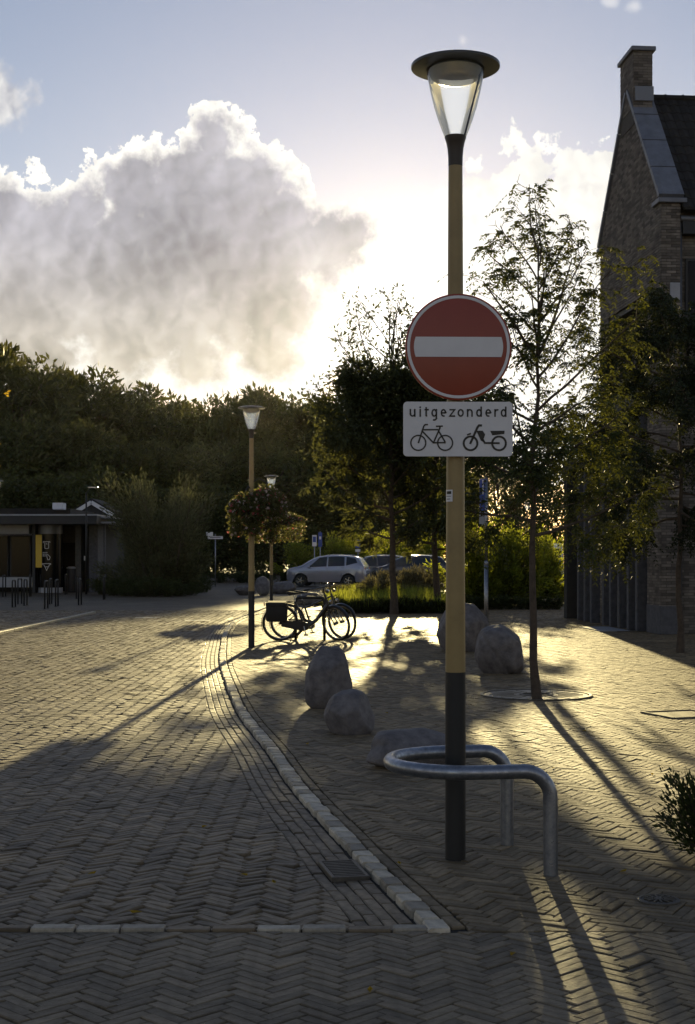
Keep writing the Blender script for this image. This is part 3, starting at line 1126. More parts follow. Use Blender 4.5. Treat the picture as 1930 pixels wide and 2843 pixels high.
MB().lathe([(.2955, -.012), (.2965, .000), (.2955, .010), (.2915, .0115), (.001, .0105)], 72, M=RX).build('flanged_disc', M['sign_red'], ne, smooth=40)
MB().lathe([(.2855, .0118), (.2845, .0128), (.2705, .0128), (.2695, .0118)], 72, M=RX).build('white_ring', M['sign_white'], ne)
bar = MB()
hw, hh = .248, .0555
poly = []
for sx in (1, -1):
    for k in range(7):
        t_ = -1 + 2 * k / 6
        zz = t_ * hh * sx
        poly.append((sx * (hw - .010 * t_ * t_), zz))
bar.prism(poly, -.0140, -.0120)
bar.build('white_bar', M['sign_white'], ne)
MB().lathe([(.293, -.0125), (.001, -.0125)], 48, M=RX).build('back_plate', M['sign_back'], ne)
for dz in (-.12, .12):
    cl = MB()
    cl.tube([(.0585 * math.cos(a), .066 + .0585 * math.sin(a), dz) for a in np.linspace(0, 2 * math.pi, 20, endpoint=False)], .008, 6, closed=True)
    cl.box((0, .018, dz), (.05, .02, .03))
    cl.build('clamp', M['sign_back'], ne)

px_, pz_ = sp(1039.5, 974)
ep = empty('exception_panel', (px_, SY - .002, pz_), R(1.0), 'white rectangular panel lettered uitgezonderd with bicycle and moped symbols', 'traffic sign')
K = .000558          # metres per unit of the lettering survey


def rr(hw, hh, r_, n=6):
    out = []
    for cx_, cz_, a0 in ((hw - r_, -hh + r_, -90), (hw - r_, hh - r_, 0), (-hw + r_, hh - r_, 90), (-hw + r_, -hh + r_, 180)):
        for k in range(n + 1):
            a = R(a0 + 90 * k / n)
            out.append((cx_ + r_ * math.cos(a), cz_ + r_ * math.sin(a)))
    return out


MB().prism(rr(.3035, .1515, .022), -.004, .008).build('plate', M['sign_white'], ep)
MB().prism(rr(.3005, .1485, .020), .0085, .0105).build('back_plate', M['sign_back'], ep)
cl = MB()
cl.tube([(.0585 * math.cos(a), .080 + .0585 * math.sin(a) - .004, 0) for a in np.linspace(0, 2 * math.pi, 20, endpoint=False)], .008, 6, closed=True)
cl.build('clamp', M['sign_back'], ep)


def u(p): return ((p[0] - 757) * K, (1474 - p[1]) * K)


def stroke(mb_, pts, w): mb_.ribbon([u(p) for p in pts], w * K, -.0062, .0018)


def arc(cx_, cy_, rx, ry, a0, a1, n=14):
    return [(cx_ + rx * math.cos(R(a0 + (a1 - a0) * i / n)), cy_ - ry * math.sin(R(a0 + (a1 - a0) * i / n))) for i in range(n + 1)]


SW = 15
XT, BL, AS, DE = 1282, 1345, 1256, 1384       # x-height, baseline, ascender, descender (centre lines)
MID, RYy = (XT + BL) / 2, (BL - XT) / 2


def bowl(x0, x1): return (x0 + x1) / 2, (x1 - x0) / 2


LET = []
LET.append([[(283, XT - 7), (283, MID + 8)] + arc(305, MID + 8, 22, RYy - 8, 180, 360) + [(327, XT - 7)], [(327, XT - 7), (327, BL + 7)]])
LET.append([[(381, XT - 7), (381, BL + 7)], [(381, AS - 6), (381, AS + 9)]])
LET.append([[(440, AS), (440, BL - 10)] + arc(450, BL - 10, 10, 10, 180, 270), [(424, XT), (466, XT)]])
cx_, rx_ = bowl(499, 542)
LET.append([arc(cx_, MID, rx_, RYy, 0, 360, 24), [(542, XT - 7), (542, DE - 18)] + arc(521, DE - 18, 21, 18, 0, -125)])
cx_, rx_ = bowl(592, 633)
LET.append([[(592, MID), (633, MID)] + arc(cx_, MID, rx_, RYy, 0, 300, 22)])
LET.append([[(672, XT), (724, XT), (676, BL), (728, BL)]])
cx_, rx_ = bowl(760, 808)
LET.append([arc(cx_, MID, rx_, RYy, 0, 360, 24)])
LET.append([[(853, XT - 7), (853, BL + 7)], [(853, MID - 4)] + arc(875, MID - 6, 22, RYy - 6, 180, 0) + [(897, BL + 7)]])
cx_, rx_ = bowl(945, 988)
LET.append([arc(cx_, MID, rx_, RYy, 0, 360, 24), [(988, AS - 6), (988, BL + 7)]])
cx_, rx_ = bowl(1037, 1080)
LET.append([[(1037, MID), (1080, MID)] + arc(cx_, MID, rx_, RYy, 0, 300, 22)])
LET.append([[(1126, XT - 7), (1126, BL + 7)], [(1126, MID - 2)] + arc(1148, MID - 4, 22, RYy - 4, 180, 60)])
cx_, rx_ = bowl(1190, 1233)
LET.append([arc(cx_, MID, rx_, RYy, 0, 360, 24), [(1233, AS - 6), (1233, BL + 7)]])
for strokes in LET:
    mb = MB()
    for s_ in strokes: stroke(mb, s_, SW)
    mb.build('letter', M['sign_black'], ep)
mb = MB()
for cx_ in (362, 629): stroke(mb, arc(cx_, 1612, 74, 74, 0, 360, 36), 14)
for s_ in ([(362, 1615), (416, 1447), (428, 1432), (458, 1430)], [(406, 1482), (562, 1480)], [(404, 1498), (512, 1611)],
           [(512, 1613), (578, 1462), (574, 1446)], [(538, 1447), (606, 1445)], [(506, 1611), (634, 1609)], [(562, 1490), (632, 1608)]):
    stroke(mb, s_, 15)
mb.build('bicycle_symbol', M['sign_black'], ep)
mb = MB()
for cx_ in (882, 1166): stroke(mb, arc(cx_, 1616, 68, 68, 0, 360, 36), 20)
stroke(mb, [(878, 1622), (952, 1455), (966, 1438), (996, 1438)], 22)
stroke(mb, [(1000, 1570), (1024, 1612), (1172, 1614)], 19)
stroke(mb, [(848, 1532), (886, 1518)], 16)
for pl in ([(940, 1490), (1003, 1490), (1027, 1528), (1004, 1600), (985, 1588), (968, 1552)], [(1078, 1492), (1222, 1490), (1218, 1522), (1100, 1536)]):
    pp = [u(p) for p in pl]
    mb.prism(list(reversed(pp)), -.0062, -.0044)
mb.build('moped_symbol', M['sign_black'], ep)

# ------------------------------------------------------------------ steel hoop guard
hg = empty('hoop_guard', (0, 0, 0), 0, 'galvanised steel tube hoop guarding the near lamp post', 'guard rail')
l1, l2 = Vector((1.084, 7.59, 0)), Vector((0.94, 8.378, 0))
ax = Vector((-.984, -.18, 0)); hz_, rb = .555, .15
side = (l2 - l1) / 2
mid = (l1 + l2) / 2
path = [l1 + Vector((0, 0, z_)) for z_ in (-.08, 0, .2, .35)]
for k in range(1, 9):
    a = R(90 * k / 8)
    path.append(l1 + ax * (rb * (1 - math.cos(a))) + Vector((0, 0, hz_ - rb + rb * math.sin(a))))
for k in range(0, 25):
    a = R(-90 + 180 * k / 24)
    path.append(mid + ax * (.385 + .395 * math.cos(a)) + side * math.sin(a) + Vector((0, 0, hz_)))
for k in range(8, 0, -1):
    a = R(90 * k / 8)
    path.append(l2 + ax * (rb * (1 - math.cos(a))) + Vector((0, 0, hz_ - rb + rb * math.sin(a))))
path += [l2 + Vector((0, 0, z_)) for z_ in (.35, .2, 0, -.08)]
MB().tube(path, .039, 20).build('tube', M['galv'], hg, smooth=True)

# ------------------------------------------------------------------ boulders
from mathutils import noise as mnoise
import bmesh


def boulder(px, py, w_, h_, dpt, seed, label, flat=0.0, top=(0, 0), z_sink=.075, base=None, crease=False, boxy=2.4):
    x_, y_ = gp(px, py)
    bm = bmesh.new()
    bmesh.ops.create_icosphere(bm, subdivisions=5, radius=1)
    off = Vector((seed * 7.31, seed * 3.7, seed * 1.9))
    for v in bm.verts:
        d = v.co.normalized()
        q = (abs(d.x) ** boxy + abs(d.y) ** boxy + abs(d.z) ** boxy) ** (-1 / boxy)
        n = mnoise.noise(d * 1.2 + off) * .16 + mnoise.noise(d * 2.6 + off) * .06 + mnoise.noise(d * 7 + off) * .018 + mnoise.noise(d * 22 + off) * .006
        # a few planar, glacier-worn facets
        p = d * q * (1 + n)
        for k in range(5):
            fn = Vector((math.sin(seed * 3 + k * 2.4), math.cos(seed * 5 + k * 1.7), math.sin(seed + k * 1.1) * .7)).normalized()
            e = p.dot(fn) - (.80 + .05 * math.sin(seed + k))
            if e > 0: p -= fn * e * .75
        if crease:
            e = abs(p.x * .8 + p.z * .6 + .28)
            if p.y < 0: p *= 1 - .06 * math.exp(-(e / .05) ** 2)
        k = (p.z + 1) / 2
        p.x += top[0] * k; p.y += top[1] * k
        p.x *= 1 - flat * k; 
        v.co = Vector((p.x * w_ / 2, p.y * dpt / 2, p.z * h_ / 2))
    zmin = min(v.co.z for v in bm.verts)
    for v in bm.verts: v.co.z -= zmin + z_sink
    me = bpy.data.meshes.new('boulder')
    bm.to_mesh(me); bm.free()
    me.polygons.foreach_set('use_smooth', np.ones(len(me.polygons), dtype=bool))
    me.materials.append(M['granite'])
    o = obj('boulder', me, None, (x_, y_ + dpt * .40, 0))
    return tag(o, label, 'boulder', 'granite boulders set on the paving')


boulder(743, 1610, .62, .76, .55, 1.3, 'tall pointed grey boulder beside the kerb, just behind the squat round one', flat=.42, top=(.10, 0))
boulder(797, 1668, .53, .47, .48, 2.9, 'squat rounded grey boulder in front of the tall pointed one', flat=.22, top=(-.10, 0))
boulder(940, 1748, .80, .38, .55, 4.1, 'low flat dark boulder right behind the steel hoop', flat=.12)
boulder(1057, 1480, 1.02, .92, .9, 5.6, 'large rounded dark boulder half hidden behind the near lamp post', flat=.15)
boulder(1142, 1531, .84, .76, .75, 7.2, 'rounded dark boulder with a crack left of the young tree', flat=.22, crease=True, top=(-.06, 0))
boulder(557, 1350, .95, .48, .7, 8.8, 'low dark boulder left of the second lamp post in the distance')
boulder(595, 1351, .75, .86, .7, 9.4, 'upright rounded boulder between the two flower basket lamp posts', flat=.2)
boulder(642, 1347, 1.25, .62, .8, 10.9, 'long low boulder behind the bicycle saddles', flat=.1)
boulder(702, 1372, 1.15, .50, .8, 12.3, 'wide low boulder seen through the bicycle frames', flat=.25)
boulder(774, 1353, .85, .44, .7, 13.7, 'small boulder at the end of the grassy bed by the handlebars', flat=.2)

# ------------------------------------------------------------------ bicycles and the stand
BX, BY = gp(636.5, 1455)
BY0 = BY


def wheel(parent, M4, spokes=28):
    t = MB().tube([M4 @ Vector((.338 * math.cos(a), 0, .338 * math.sin(a))) for a in np.linspace(0, 2 * math.pi, 48, endpoint=False)], .026, 8, closed=True).build('tyre', M['rubber'], parent, smooth=True)
    MB().tube([M4 @ Vector((.312 * math.cos(a), 0, .312 * math.sin(a))) for a in np.linspace(0, 2 * math.pi, 48, endpoint=False)], .010, 6, closed=True).build('rim', M['chrome'], t, smooth=True)
    mb = MB()
    for k in range(spokes):
        a = 2 * math.pi * k / spokes
        b = a + (.5 if k % 2 else -.5)
        mb.tube([M4 @ Vector((.02 * math.cos(b), .025 * (1 if k % 4 < 2 else -1), .02 * math.sin(b))), M4 @ Vector((.31 * math.cos(a), 0, .31 * math.sin(a)))], .0022, 4)
    mb.build('spokes', M['chrome'], t)
    MB().tube([M4 @ Vector((0, -.05, 0)), M4 @ Vector((0, .05, 0))], .03, 10).build('hub', M['bike_frame'], t, smooth=40)
    return t


def bicycle(loc, rz, lean, steer, bag, label, low):
    b = empty('bicycle', loc, rz, label, 'bicycle', 'bicycles parked at the staple stand')
    b.rotation_euler = (lean, 0, rz)
    T = Matrix.Translation
    ra, fa, bb = Vector((0, 0, .365)), Vector((1.13, 0, .365)), Vector((.47, 0, .30))
    hb, ht = Vector((.955, 0, .70)), Vector((.89, 0, .93))
    stt = Vector((.30, 0, .80))
    wheel(b, T(ra))
    ax_ = (ht - hb).normalized()
    ST = T(hb) @ Matrix.Rotation(steer, 4, ax_) @ T(-hb)
    wheel(b, ST @ T(fa))
    fr = MB()
    fr.tube([hb + Vector((0, 0, -.01)), ht], .024, 10)
    if low:
        fr.tube([hb + Vector((-.01, 0, .03)), Vector((.72, 0, .42)), Vector((.58, 0, .31)), bb], [.036, .038, .036, .034], 10)
        fr.tube([Vector((.60, 0, .34)), Vector((.42, 0, .52)), Vector((.37, 0, .60))], .016, 8)
    else:
        fr.tube([hb + Vector((0, 0, .02)), bb], .028, 10)
        fr.tube([ht + Vector((0, 0, -.05)), Vector((.36, 0, .64))], .017, 8)
    fr.tube([bb, stt], .019, 10)
    for s_ in (-1, 1):
        fr.tube([bb + Vector((0, s_ * .03, 0)), ra + Vector((0, s_ * .06, 0))], .011, 8)
        fr.tube([Vector((.35, s_ * .02, .66)), ra + Vector((0, s_ * .06, 0))], .009, 8)
    fr.build('frame', M['bike_frame'], b, smooth=50)
    fk = MB()
    fk.tube([ST @ hb, ST @ (hb + Vector((.03, 0, -.07)))], .02, 8)
    for s_ in (-1, 1):
        fk.tube([ST @ Vector((.975, s_ * .045, .67)), ST @ Vector((1.04, s_ * .05, .50)), ST @ (fa + Vector((0, s_ * .052, 0)))], .012, 8)
    fk.build('fork', M['bike_frame'], b, smooth=50)
    hbm = MB()
    hbm.tube([ST @ ht, ST @ Vector((.855, 0, 1.06)), ST @ Vector((.88, 0, 1.08))], .014, 8)
    hbm.tube([ST @ Vector((.62, -.30, 1.06)), ST @ Vector((.74, -.28, 1.09)), ST @ Vector((.86, -.16, 1.10)), ST @ Vector((.885, 0, 1.085)),
              ST @ Vector((.86, .16, 1.10)), ST @ Vector((.74, .28, 1.09)), ST @ Vector((.62, .30, 1.06))], .0115, 8)
    h_ = hbm.build('handlebar', M['bike_frame'], b, smooth=50)
    for s_ in (-1, 1):
        MB().tube([ST @ Vector((.615, s_ * .302, 1.058)), ST @ Vector((.74, s_ * .28, 1.09))], .018, 8).build('grip', M['rubber'], h_, smooth=40)
        MB().tube([ST @ Vector((.80, s_ * .25, 1.085)), ST @ Vector((.74, s_ * .27, 1.05)), ST @ Vector((.66, s_ * .30, 1.03))], .006, 6).build('brake_lever', M['chrome'], h_)
    MB().tube([ST @ Vector((.93, .05, 1.0)), ST @ Vector((.96, .0, 1.0))], .035, 10).build('bell', M['chrome'], h_, smooth=40)
    MB().tube([ST @ Vector((1.0, 0, .80)), ST @ Vector((1.06, 0, .80))], [.03, .042], 12).build('headlamp', M['chrome'], b, smooth=40)
    sd = MB()
    sd.tube([(.13, 0, .955), (.17, 0, .965), (.25, 0, .955), (.33, 0, .95), (.41, 0, .945)], [.05, .085, .07, .04, .018], 10)
    sd.v = [(x1, y1, .955 + (z1 - .955) * .45) for x1, y1, z1 in sd.v]
    s0 = sd.build('saddle', M['bike_bag'], b, smooth=True)
    MB().tube([stt, Vector((.265, 0, .94))], .0135, 8).build('seat_post', M['chrome'], b, smooth=40)
    for nm, ctr, mm, a0, a1 in (('mudguard', ra, T(Vector((0, 0, 0))), 20, 205), ('mudguard', fa, ST, 25, 165)):
        g = MB()
        vs_, n = [], 20
        for i in range(n + 1):
            a = R(a0 + (a1 - a0) * i / n)
            for w_, rr_ in ((-.03, .372), (0, .385), (.03, .372)):
                vs_.append(mm @ (ctr + Vector((rr_ * math.cos(a), w_, rr_ * math.sin(a)))))
        g.add(vs_, [(3 * i + j, 3 * i + j + 1, 3 * i + j + 4, 3 * i + j + 3) for i in range(n) for j in (0, 1)])
        g.build(nm, M['bike_frame'], b, smooth=True)
    rk = MB()
    for s_ in (-1, 1):
        rk.tube([(.30, s_ * .05, .76), (.20, s_ * .07, .77), (-.30, s_ * .07, .77)], .006, 6)
        rk.tube([(-.18, s_ * .07, .77), (.0, s_ * .07, .38)], .005, 6)
    for x1 in (-.29, -.1, .1): rk.tube([(x1, -.07, .77), (x1, .07, .77)], .005, 6)
    rk.build('carrier', M['bike_frame'], b)
    MB().tube([(-.31, 0, .74), (-.33, 0, .74)], .035, 10).build('rear_lamp', M['tail_red'], b, smooth=40)
    cg = MB()
    cg.prism([(.02, .30), (.02, .42), (.47, .40), (.56, .36), (.56, .24), (.47, .20)], -.055, -.035)
    cg.build('chain_case', M['bike_frame'], b)
    MB().tube([bb + Vector((0, -.03, 0)), bb + Vector((0, -.06, 0))], .075, 20).build('chainring', M['bike_frame'], b, smooth=40)
    for s_, a in ((-1, R(-75)), (1, R(105))):
        e = bb + Vector((.17 * math.cos(a), s_ * .08, .17 * math.sin(a)))
        c_ = MB().tube([bb + Vector((0, s_ * .065, 0)), e], .011, 8).build('crank', M['chrome'], b, smooth=40)
        MB().box((e.x, e.y + s_ * .05, e.z), (.09, .08, .025), bev=.006).build('pedal', M['rubber'], c_)
    MB().tube([(.30, -.04, .30), (.20, -.17, .01)], .009, 6).build('kickstand', M['bike_frame'], b)
    if bag:
        for s_ in (-1, 1):
            p_ = MB().box((-.07, s_ * .145, .585), (.42, .13, .36), bev=.035).build('pannier', M['bike_bag'], b, smooth=40)
            MB().box((-.07, s_ * .148, .74), (.43, .142, .10), bev=.03).build('flap', M['bike_bag'], p_, smooth=40)
        MB().box((-.07, 0, .785), (.36, .17, .022), bev=.008).build('pannier_bridge', M['bike_bag'], b)
    return b


bicycle((BX, BY0, 0), R(1), R(3), R(-42), True, 'black step-through bicycle with double panniers, nearer of the two parked', True)
bicycle((BX + .12, BY0 + .62, 0), R(-1), R(-3), R(-38), False, 'black bicycle without bags, parked behind the one with panniers', False)
x0_, y0_ = gp(664, 1461); x1_, y1_ = gp(728, 1459)


def staple(a, b, h_, r_, m, label, group):
    t = empty('bicycle_stand', (a[0], a[1], 0), 0, label, 'bicycle stand', group)
    d = Vector((b[0] - a[0], b[1] - a[1], 0)); L_ = d.length; d.normalize()
    rb_ = .09
    pts = [Vector((0, 0, -.05)), Vector((0, 0, h_ - rb_))]
    for k in range(1, 7):
        q = R(90 * k / 6); pts.append(d * (rb_ * (1 - math.cos(q))) + Vector((0, 0, h_ - rb_ + rb_ * math.sin(q))))
    for k in range(6, -1, -1):
        q = R(90 * k / 6); pts.append(d * (L_ - rb_ * (1 - math.cos(q))) + Vector((0, 0, h_ - rb_ + rb_ * math.sin(q))))
    pts.append(d * L_ + Vector((0, 0, -.05)))
    MB().tube(pts, r_, 12).build('tube', m, t, smooth=True)
    for q in (Vector((0, 0, 0)), d * L_):
        MB().lathe([(.055, 0), (.055, .006), (r_, .008)], 16, c=tuple(q)).build('foot_plate', m, t)
    return t


ym = BY0 + .31
staple((x0_ + .02, ym), (x1_ + .06, ym), .86, .03, M['black_paint'], 'dark staple shaped stand between the two parked bicycles', 'bicycle stands')

# stands on the shaded square, seen end on (two uprights each)
ST_LIST = [((165, 205), 1705), ((240, 290), 1660), ((322, 360), 1682), ((595, 636), 1725), ((660, 688), 1662), ((740, 772), 1692),
           ((1045, 1080), 1675), ((1014, 1040), 1590), ((868, 888), 1532), ((40, 76), 1565), ((395, 412), 1562), ((540, 574), 1510), ((1375, 1393), 1602)]
D_ = lambda cx__, cy__: (cx__ * .17097, 1087.42 + cy__ * .17097)
names = ['lone staple stand nearest the left edge with the brightest glint', 'staple stand just right of the brightest one on the left',
         'third staple stand of the left cluster, by the dark shop window', 'staple stand in front of the glass cylinder, nearest to the road',
         'staple stand directly behind the one nearest the road', 'staple stand right of the pair before the glass cylinder',
         'staple stand in front of the litter bin', 'staple stand half behind the one in front of the litter bin',
         'small far staple stand before the pavilion door', 'small far staple stand at the left edge under the shop window',
         'small far staple stand below the dark column', 'far staple stand at the foot of the glass cylinder', 'staple stand at the edge of the planting bed']
for ((ca_, cb_), cy_), nm in zip(ST_LIST, names):
    pa, pb = D_(ca_, cy_), D_(cb_, cy_)
    ga_, gb_ = gp(*pa, ROAD_Z), gp(*pb, ROAD_Z)
    yb_ = gb_[1] + .55
    t = staple((ga_[0], ga_[1]), ((pb[0] - CX) * yb_ / F, yb_), .90, .026, M['black_paint'], nm, 'black staple stands on the shaded square')
    t.location.z = ROAD_Z

# ------------------------------------------------------------------ cars
def car(loc, rz, paint, label, group='parked cars', van=False):
    t = empty('parked_car', loc, rz, label, 'car', group)
    xs = [0, .05, .16, .34, .46, .52, .60, .72, .85, .98, 1.10, 1.18, 1.24, 1.36, 1.55, 1.75, 1.95, 2.2, 2.5, 2.8, 3.05, 3.15, 3.22, 3.30, 3.42, 3.55, 3.68, 3.80, 3.88, 3.95, 4.08, 4.22, 4.36, 4.46, 4.52]
    tp = ([(0, .80), (.05, .99), (.2, 1.07), (.68, 1.15), (.84, 1.20), (1.28, 1.48), (1.72, 1.68), (2.1, 1.75), (2.8, 1.78), (3.5, 1.75), (3.95, 1.68), (4.10, 1.61), (4.34, 1.26), (4.43, 1.14), (4.52, .80)]
          if not van else
          [(0, .9), (.05, 1.1), (.3, 1.25), (.7, 1.38), (1.2, 1.9), (1.5, 2.35), (1.9, 2.55), (2.6, 2.6), (4.0, 2.6), (4.36, 2.56), (4.46, 2.45), (4.52, 1.2)])
    top = lambda x_: float(np.interp(x_, [a for a, _ in tp], [b for _, b in tp]))
    bz = (lambda x_: float(np.interp(x_, [0, 1.0, 4.52], [.95, 1.05, 1.17]))) if not van else (lambda x_: float(np.interp(x_, [0, 1.0, 4.52], [1.0, 1.3, 1.4])))
    wx, wr = (.82, 3.52), .35
    def bot(x_):
        z_ = .27
        for w_ in wx:
            d = abs(x_ - w_)
            if d < .40: z_ = max(z_, .35 + math.sqrt(.40 ** 2 - d * d))
        if x_ < .1 or x_ > 4.42: z_ = max(z_, .36)
        return z_
    def endf(x_): return 1 - .16 * max(0, 1 - x_ / .35) ** 2 - .10 * max(0, 1 - (4.52 - x_) / .3) ** 2
    def sect(x_):
        zt = top(x_); zb = min(bz(x_), zt - .03); b_ = min(bot(x_), zb - .04)
        e = endf(x_)
        over = max(0, zt - zb)
        hwt = .86 - .25 * min(over / .60, 1) if not van else .88 - .12 * min(over / 1.2, 1)
        zm = max(.62, b_ + .02)
        zm = min(zm, zb - .01)
        return [(.83 * e, b_), (.905 * e, zm), (.90 * e, (zm + zb) / 2), (.875 * e, zb), ((.875 * .5 + hwt * .5) * e, zb + (zt - zb) * .5), (hwt * e, zt - .045 * min(1, over / .2)), ((hwt - .08) * e, zt - .012), (0, zt)]
    S = [sect(x_) for x_ in xs]
    mb = MB()
    k = len(S[0])
    vs_ = []
    for s_ in (-1, 1):
        for x_, q in zip(xs, S):
            vs_ += [(x_ - 2.26, s_ * y_, z_) for y_, z_ in q]
    n = len(xs) * k
    fs_ = []
    for s_ in (0, 1):
        for i in range(len(xs) - 1):
            for j in range(k - 1):
                a, b_, c_, d_ = s_ * n + i * k + j, s_ * n + (i + 1) * k + j, s_ * n + (i + 1) * k + j + 1, s_ * n + i * k + j + 1
                fs_.append((a, b_, c_, d_) if s_ == 0 else (d_, c_, b_, a))
    for i in (0, len(xs) - 1):
        for j in range(k - 1):
            a, b_, c_, d_ = i * k + j, n + i * k + j, n + i * k + j + 1, i * k + j + 1
            fs_.append((a, d_, c_, b_) if i == 0 else (a, b_, c_, d_))
    mb.add(vs_, fs_)
    me = mb.mesh('body', paint, smooth=35)
    body = obj('body', me, t)
    MB().box((0, 0, .33), (3.9, 1.5, .16)).build('underbody', M['rubber'], t)
    def surf(x_, f_):       # f_: 0 belt .. 1 roof edge
        q = sect(x_)
        pa, pb, pc = q[3], q[4], q[5]
        if f_ < .5: y_, z_ = pa[0] + (pb[0] - pa[0]) * f_ * 2, pa[1] + (pb[1] - pa[1]) * f_ * 2
        else: y_, z_ = pb[0] + (pc[0] - pb[0]) * (f_ - .5) * 2, pb[1] + (pc[1] - pb[1]) * (f_ - .5) * 2
        return y_ + .006, z_
    wins = [((1.22, .06), (2.30, .06), (2.30, .92), (1.86, .92)), ((2.38, .06), (3.32, .06), (3.28, .92), (2.38, .92)), ((3.40, .08), (4.04, .36), (3.90, .86), (3.40, .92))]
    if van: wins = [((1.35, .05), (1.95, .05), (1.95, .60), (1.60, .60))]
    for s_ in (-1, 1):
        for w_ in wins:
            g = MB(); N = 6; vs_ = []
            for i in range(N + 1):
                for j in range(4):
                    u_, v_ = i / N, j / 3
                    x_ = (w_[0][0] * (1 - u_) + w_[1][0] * u_) * (1 - v_) + (w_[3][0] * (1 - u_) + w_[2][0] * u_) * v_
                    f_ = (w_[0][1] * (1 - u_) + w_[1][1] * u_) * (1 - v_) + (w_[3][1] * (1 - u_) + w_[2][1] * u_) * v_
                    y_, z_ = surf(x_, f_)
                    vs_.append((x_ - 2.26, s_ * y_, z_))
            g.add(vs_, [(i * 4 + j, (i + 1) * 4 + j, (i + 1) * 4 + j + 1, i * 4 + j + 1) for i in range(N) for j in range(3)])
            g.build('window', M['car_glass'], t, smooth=True)
        MB().box((1.32 - 2.26, s_ * .99, bz(1.32) + .06), (.12, .18, .13), bev=.03).build('wing_mirror', paint, t, smooth=40)
        for x_ in (2.32, 3.22):
            MB().box((x_ - 2.26, s_ * (sect(x_)[3][0] + .012), bz(x_) - .06), (.16, .02, .025), bev=.006).build('door_handle', paint, t)
        MB().box((4.37 - 2.26, s_ * .70, 1.02), (.20, .26, .13), bev=.03).build('tail_lamp', M['tail_red'], t, smooth=40)
        MB().box((.14 - 2.26, s_ * .64, .80), (.22, .30, .10), bev=.03).build('headlight', M['chrome'], t, smooth=40)
        if not van: MB().tube([(2.2 - 2.26, s_ * .56, 1.755), (2.6 - 2.26, s_ * .57, 1.80), (3.5 - 2.26, s_ * .57, 1.775), (3.85 - 2.26, s_ * .55, 1.70)], .014, 6).build('roof_rail', M['chrome'], t, smooth=True)
    for nm, xa, xb, sc in (('windscreen', .90, 1.68, .88), ('rear_window', 4.13, 4.36, .86)) if not van else (('windscreen', .75, 1.42, .9),):
        g = MB(); vs_ = []
        N = 6
        for i in range(N + 1):
            x_ = xa + (xb - xa) * i / N
            q = sect(x_)
            for f_ in (-1, -.5, 0, .5, 1):
                vs_.append((x_ - 2.26, f_ * q[6][0] * sc, top(x_) + .008 + .0 * f_))
        g.add(vs_, [(i * 5 + j, (i + 1) * 5 + j, (i + 1) * 5 + j + 1, i * 5 + j + 1) for i in range(N) for j in range(4)])
        g.build(nm, M['car_glass'], t, smooth=True)
    MB().box((4.53 - 2.26, 0, .62), (.03, .52, .11)).build('number_plate', M['plate'], t)
    MB().box((4.40 - 2.26, 0, .44), (.26, 1.5, .20), bev=.05).build('rear_bumper', M['rubber'], t, smooth=40)
    for x_ in wx:
        for s_ in (-1, 1):
            Mw = Matrix.Translation((x_ - 2.26, s_ * .80, wr)) @ Matrix.Rotation(R(90) * -s_, 4, 'X')
            w_ = MB().lathe([(.20, -.10), (.31, -.105), (.335, -.07), (.335, .07), (.31, .105), (.20, .10)], 28, M=Mw).build('wheel', M['rubber'], t, smooth=30)
            rim = MB()
            rim.lathe([(.235, .095), (.225, .075), (.20, .06)], 28, M=Mw)
            for q in range(5):
                rim.box((.12, 0, .085), (.20, .055, .02), M=Mw @ Matrix.Rotation(q * R(72), 4, 'Z'))
            rim.lathe([(.05, .10), (.04, .105), (.001, .105)], 14, M=Mw)
            rim.build('rim', M['chrome'], w_)
            MB().lathe([(.215, .03), (.001, .03)], 20, M=Mw).build('brake_disc', M['dark_frame'], w_)
    return t


s_car = 40.4
cx0 = (749 - CX) / s_car
car((cx0 - .05, F / s_car, ROAD_Z), R(-11), M['car_silver'], 'silver hatchback SUV parked side on behind the bicycles')
car((cx0 + 2.6, F / s_car + 5.2, ROAD_Z), R(6), M['car_grey'], 'grey car showing only partly behind the silver SUV')
car((cx0 + 4.6, F / s_car + 2.6, ROAD_Z), R(4), M['car_dark'], 'dark car with a glinting roof right of the silver SUV, behind the bed')
car((14.2, 99, ROAD_Z), R(80), M['car_white'], 'white van mostly hidden behind the bright green shrubs', van=True)

# ------------------------------------------------------------------ vegetation
def unit(v):
    return v / np.maximum(np.linalg.norm(v, axis=-1, keepdims=True), 1e-9)


def leaf_mesh(name, pos, axis, length, width, m, r_, droop=0.0, fold=0.18):
    """one small folded leaf per row"""
    n = len(pos)
    axis = unit(axis + np.array([0, 0, -droop]))
    rnd = unit(r_.normal(size=(n, 3)))
    side = unit(np.cross(axis, rnd))
    nor = np.cross(side, axis)
    length = np.broadcast_to(length, (n,))[:, None]; width = np.broadcast_to(width, (n,))[:, None]
    V = np.empty((n, 4, 3))
    V[:, 0] = pos
    V[:, 1] = pos + axis * length * .45 + side * width * .5 + nor * length * fold * .4
    V[:, 2] = pos + axis * length
    V[:, 3] = pos + axis * length * .45 - side * width * .5 + nor * length * fold * .4
    fc = np.array([[0, 1, 2, 3]])[None] + (np.arange(n) * 4)[:, None, None]
    return np_mesh(name, V.reshape(-1, 3), fc.reshape(-1, 4), m, tint=r_.random(n))


def polyline(p0, d0, length, n, r_, wob, grav):
    pts = [np.array(p0, float)]
    d = np.array(d0, float); d /= np.linalg.norm(d)
    for i in range(n):
        d = d + r_.normal(0, wob, 3) + np.array([0, 0, grav])
        d /= np.linalg.norm(d)
        pts.append(pts[-1] + d * length / n)
    return pts


def rot_about(d, ang, r_):
    """direction at angle ang from d, random roll"""
    d = d / np.linalg.norm(d)
    o = np.cross(d, r_.normal(size=3)); o /= np.linalg.norm(o)
    return d * math.cos(ang) + o * math.sin(ang)


